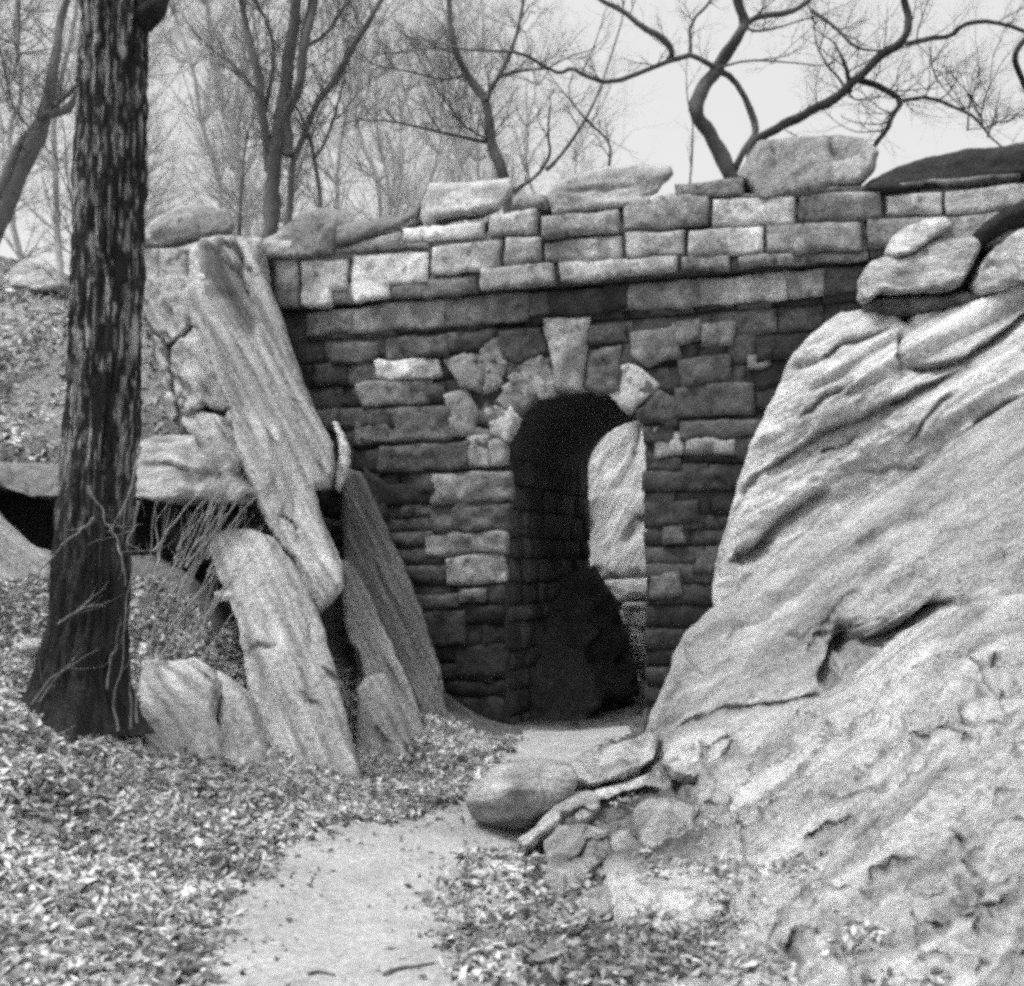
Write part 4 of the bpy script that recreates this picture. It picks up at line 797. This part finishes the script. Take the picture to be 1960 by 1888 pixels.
def copy_tree(src):
    c = src.copy(); col.objects.link(c)
    for ch in src.children: d = ch.copy(); col.objects.link(d); d.parent = c
    return c
rng = np.random.default_rng(99)
for i, (px, Y, hs) in enumerate([(15,27,1.0),(290,24,.8),(372,22,.75),(402,30,1.0),(650,27,.9),(712,21,.7),(790,29,1.0),(862,25,.8),(1040,34,1.0),(1110,30,.8),(200,33,1.1),(470,36,1.2),(560,31,1.0),(940,38,1.2),(-60,24,.9),(330,38,1.2),(740,40,1.3),(430,26,.95),(610,23,.8),(830,33,1.1),(900,29,.9),(250,29,1.0),(60,32,1.1),(120,25,.9),(980,27,.75)]):
    o = protos[i] if i < 3 else copy_tree(protos[i % 3])
    x = (px - CX) / F * Y; o.location = (x, Y, float(Hs([x], [Y])[0])); o.rotation_euler = (0, 0, rng.uniform(0, 6)); o.scale = (hs, hs, hs)
    tag(o, 'faint bare tree in the far row behind the parapet and the dark trunk', 'tree', 'far bare trees behind the bridge')

# ------------------------------------------------------------------ the dark foreground trunk
TL = [(160,-200),(155,0),(150,200),(141,500),(131,750),(122,900),(110,1050),(96,1200),(78,1270),(54,1340),(34,1400)]
TR_ = [(288,-200),(283,0),(278,200),(272,500),(265,750),(256,900),(250,1080),(243,1200),(242,1290),(258,1350),(276,1400)]
TY = 7.75
nrow, ns = 520, 120
yy = np.linspace(-200, 1400, nrow); lx = np.interp(yy, [p[1] for p in TL], [p[0] for p in TL]); rx = np.interp(yy, [p[1] for p in TR_], [p[0] for p in TR_])
cxp = (lx + rx) / 2; rad = (rx - lx) / 2 / F * TY; th = np.linspace(0, 2 * np.pi, ns, endpoint=False)
zc = CZ - (yy - HY) / F * TY; xc = (cxp - CX) / F * TY
A, B = np.meshgrid(th, np.arange(nrow)); 
rr = rad[B]; Z = zc[B]
pc = np.c_[np.cos(A).ravel() * 2.6, np.sin(A).ravel() * 2.6, Z.ravel() * 1.5]
bark = fbm(np.c_[pc[:, 0] * 2.6, pc[:, 1] * 2.6, pc[:, 2] * .9], 4).reshape(A.shape); bark = -np.abs(bark) + .5 * fbm(np.c_[pc[:, 0] * 5, pc[:, 1] * 5, pc[:, 2] * 4 + 9], 3).reshape(A.shape)
fl_ = np.clip((.98 - Z) / .45, 0, 1) ** 2; flare = fl_ * .16 * np.maximum(0, np.cos(A * 5 + 1.2)) * rr / .2
r2 = rr - .012 + .036 * bark + .016 + .012 * fbm(np.c_[pc * 1.1], 2).reshape(A.shape) + flare * .6
V = np.c_[(xc[B] + r2 * np.cos(A)).ravel(), (TY + r2 * np.sin(A)).ravel(), Z.ravel()]
iq = (np.arange(nrow - 1)[:, None] * ns + np.arange(ns)).ravel(); jq = (np.arange(nrow - 1)[:, None] * ns + (np.arange(ns) + 1) % ns).ravel()
tt_ = fbm(np.c_[pc[:, 0] * 6, pc[:, 1] * 6, pc[:, 2] * 4.4 + 50], 4) + .35 * fbm(np.c_[pc[:, 0] * .8, pc[:, 1] * .8, pc[:, 2] * .9 + 7], 3)
up_ = np.clip((V[:, 2] - 2.2) / 1.2, 0, 1)
fleck = np.clip((tt_ - .2 + .1 * up_) / .55, 0, 1) * np.clip((V[:, 2] - 1.5) / 1.0, 0, 1)
big_tree = empty('tree', (xc[-1], TY, float(zc[-1])), label='thick dark-barked tree trunk with pale flecks, standing in the left foreground', cat='tree')
mk('trunk', V, np.c_[iq, iq + ns, jq + ns, jq], M_bark, .034 + .42 * fleck, None, big_tree)
kb = Tubes(); kb.add([at(270, 40, 7.7), at(296, 22, 7.62), at(312, -12, 7.6), at(345, -60, 7.6)], [.08, .07, .045, .03], 10, 2, .4); kb.build('limb', M_bark, .035, big_tree)

# dead vines and brambles round the trunk
def stems(name, label, cat, lines, w, tone, Y):
    tb = Tubes()
    for ln in lines:
        yo = Y + rng.uniform(-.08, .08); P = [at(x, y, yo + .05 * math.sin(i * 1.7)) for i, (x, y) in enumerate(ln)]
        P = np.array(P); Q = [P[0]]
        for a_, b_ in zip(P[:-1], P[1:]):
            for t in (.33, .66, 1): Q.append(a_ * (1 - t) + b_ * t + rng.normal(0, .008, 3))
        tb.add(Q, np.linspace(w, w * .22, len(Q)) * Y / F / 2, 5, 2)
        for _ in range(2):
            i_ = rng.integers(1, len(Q) - 1); dd_ = Q[i_ + 1] - Q[i_]; dd_ = dd_ / np.linalg.norm(dd_) + rng.normal(0, .5, 3) * np.array([1, .3, .6])
            twig(tb, Q[i_], dd_, rng.uniform(.12, .35), w * .3 * Y / F / 2, 0, 0, .25)
    return tag(tb.build(name, M_twig, tone), label, cat)
stems('dead_vine', 'pale dead vine stems crossing in front of the dark trunk', 'vine',
 [[(270,855),(262,885),(245,945),(225,990),(207,1020)],[(178,992),(150,1020),(120,1046),(104,1062)],[(214,1010),(224,1040),(236,1062),(238,1120)],[(265,960),(255,1010),(240,1055)],[(104,1062),(80,1090),(40,1130),(10,1170)],[(170,930),(195,975),(210,1010)]], 5.5, .24, 7.35)
stems('dead_vine', 'thin pale shoots rising along the lower right side of the dark trunk', 'vine',
 [[(226,1400),(218,1350),(232,1250),(240,1180),(252,1100),(268,1040)],[(205,1320),(212,1260),(226,1200),(232,1180)],[(250,1395),(246,1320),(252,1250),(276,1170),(300,1080),(315,1010)],[(60,1350),(100,1300),(150,1265),(190,1245)],[(75,1345),(120,1280),(160,1240)],[(262,1385),(262,1300),(258,1230)],[(135,1180),(170,1150),(210,1120)],[(110,1195),(160,1165),(200,1160)]], 4.5, .17, 7.38)
bl = []
for k in range(34):
    x0 = rng.uniform(265, 400); y0 = rng.uniform(1050, 1290); L = rng.uniform(120, 300); a = rng.uniform(.1, .75); bl.append([(x0 + math.sin(a) * L * t + 30 * t * t * rng.uniform(-.3, 1), y0 - math.cos(a) * L * t) for t in (0, .33, .66, 1)])
bl += [[(355,1085),(418,1005),(450,965),(480,935)],[(390,1000),(415,940),(443,885)],[(418,1005),(428,960),(448,905)],[(303,1075),(300,1010),(295,975)],[(330,1090),(350,1020),(365,990)]]
stems('bramble', 'tangle of dead bramble stems in front of the overhanging ledge right of the trunk', 'bramble', bl, 3.6, .34, 9.2)
# twigs and sticks on the path
def stick(label, pts, w, tone=.12):
    P = [];
    for x, y in pts:
        X, Y_ = flat(x, y); P.append((X, Y_, float(ground_h(np.array([X]), np.array([Y_]))[0]) + .012))
    tb = Tubes(); tb.add(P, np.linspace(w, w * .5, len(P)) / 2, 6, 2, .3); return tag(tb.build('stick', M_twig, tone), label, 'stick')
stick('short dark stick lying across the path at the bottom of the view', [(735,1868),(760,1855),(800,1850),(832,1842)], .022)
stick('thin twig at the left side of the lower path', [(590,1868),(612,1862),(640,1868)], .016)
stick('small twig on the right path edge below the smooth boulder', [(840,1690),(862,1700),(885,1712)], .02)
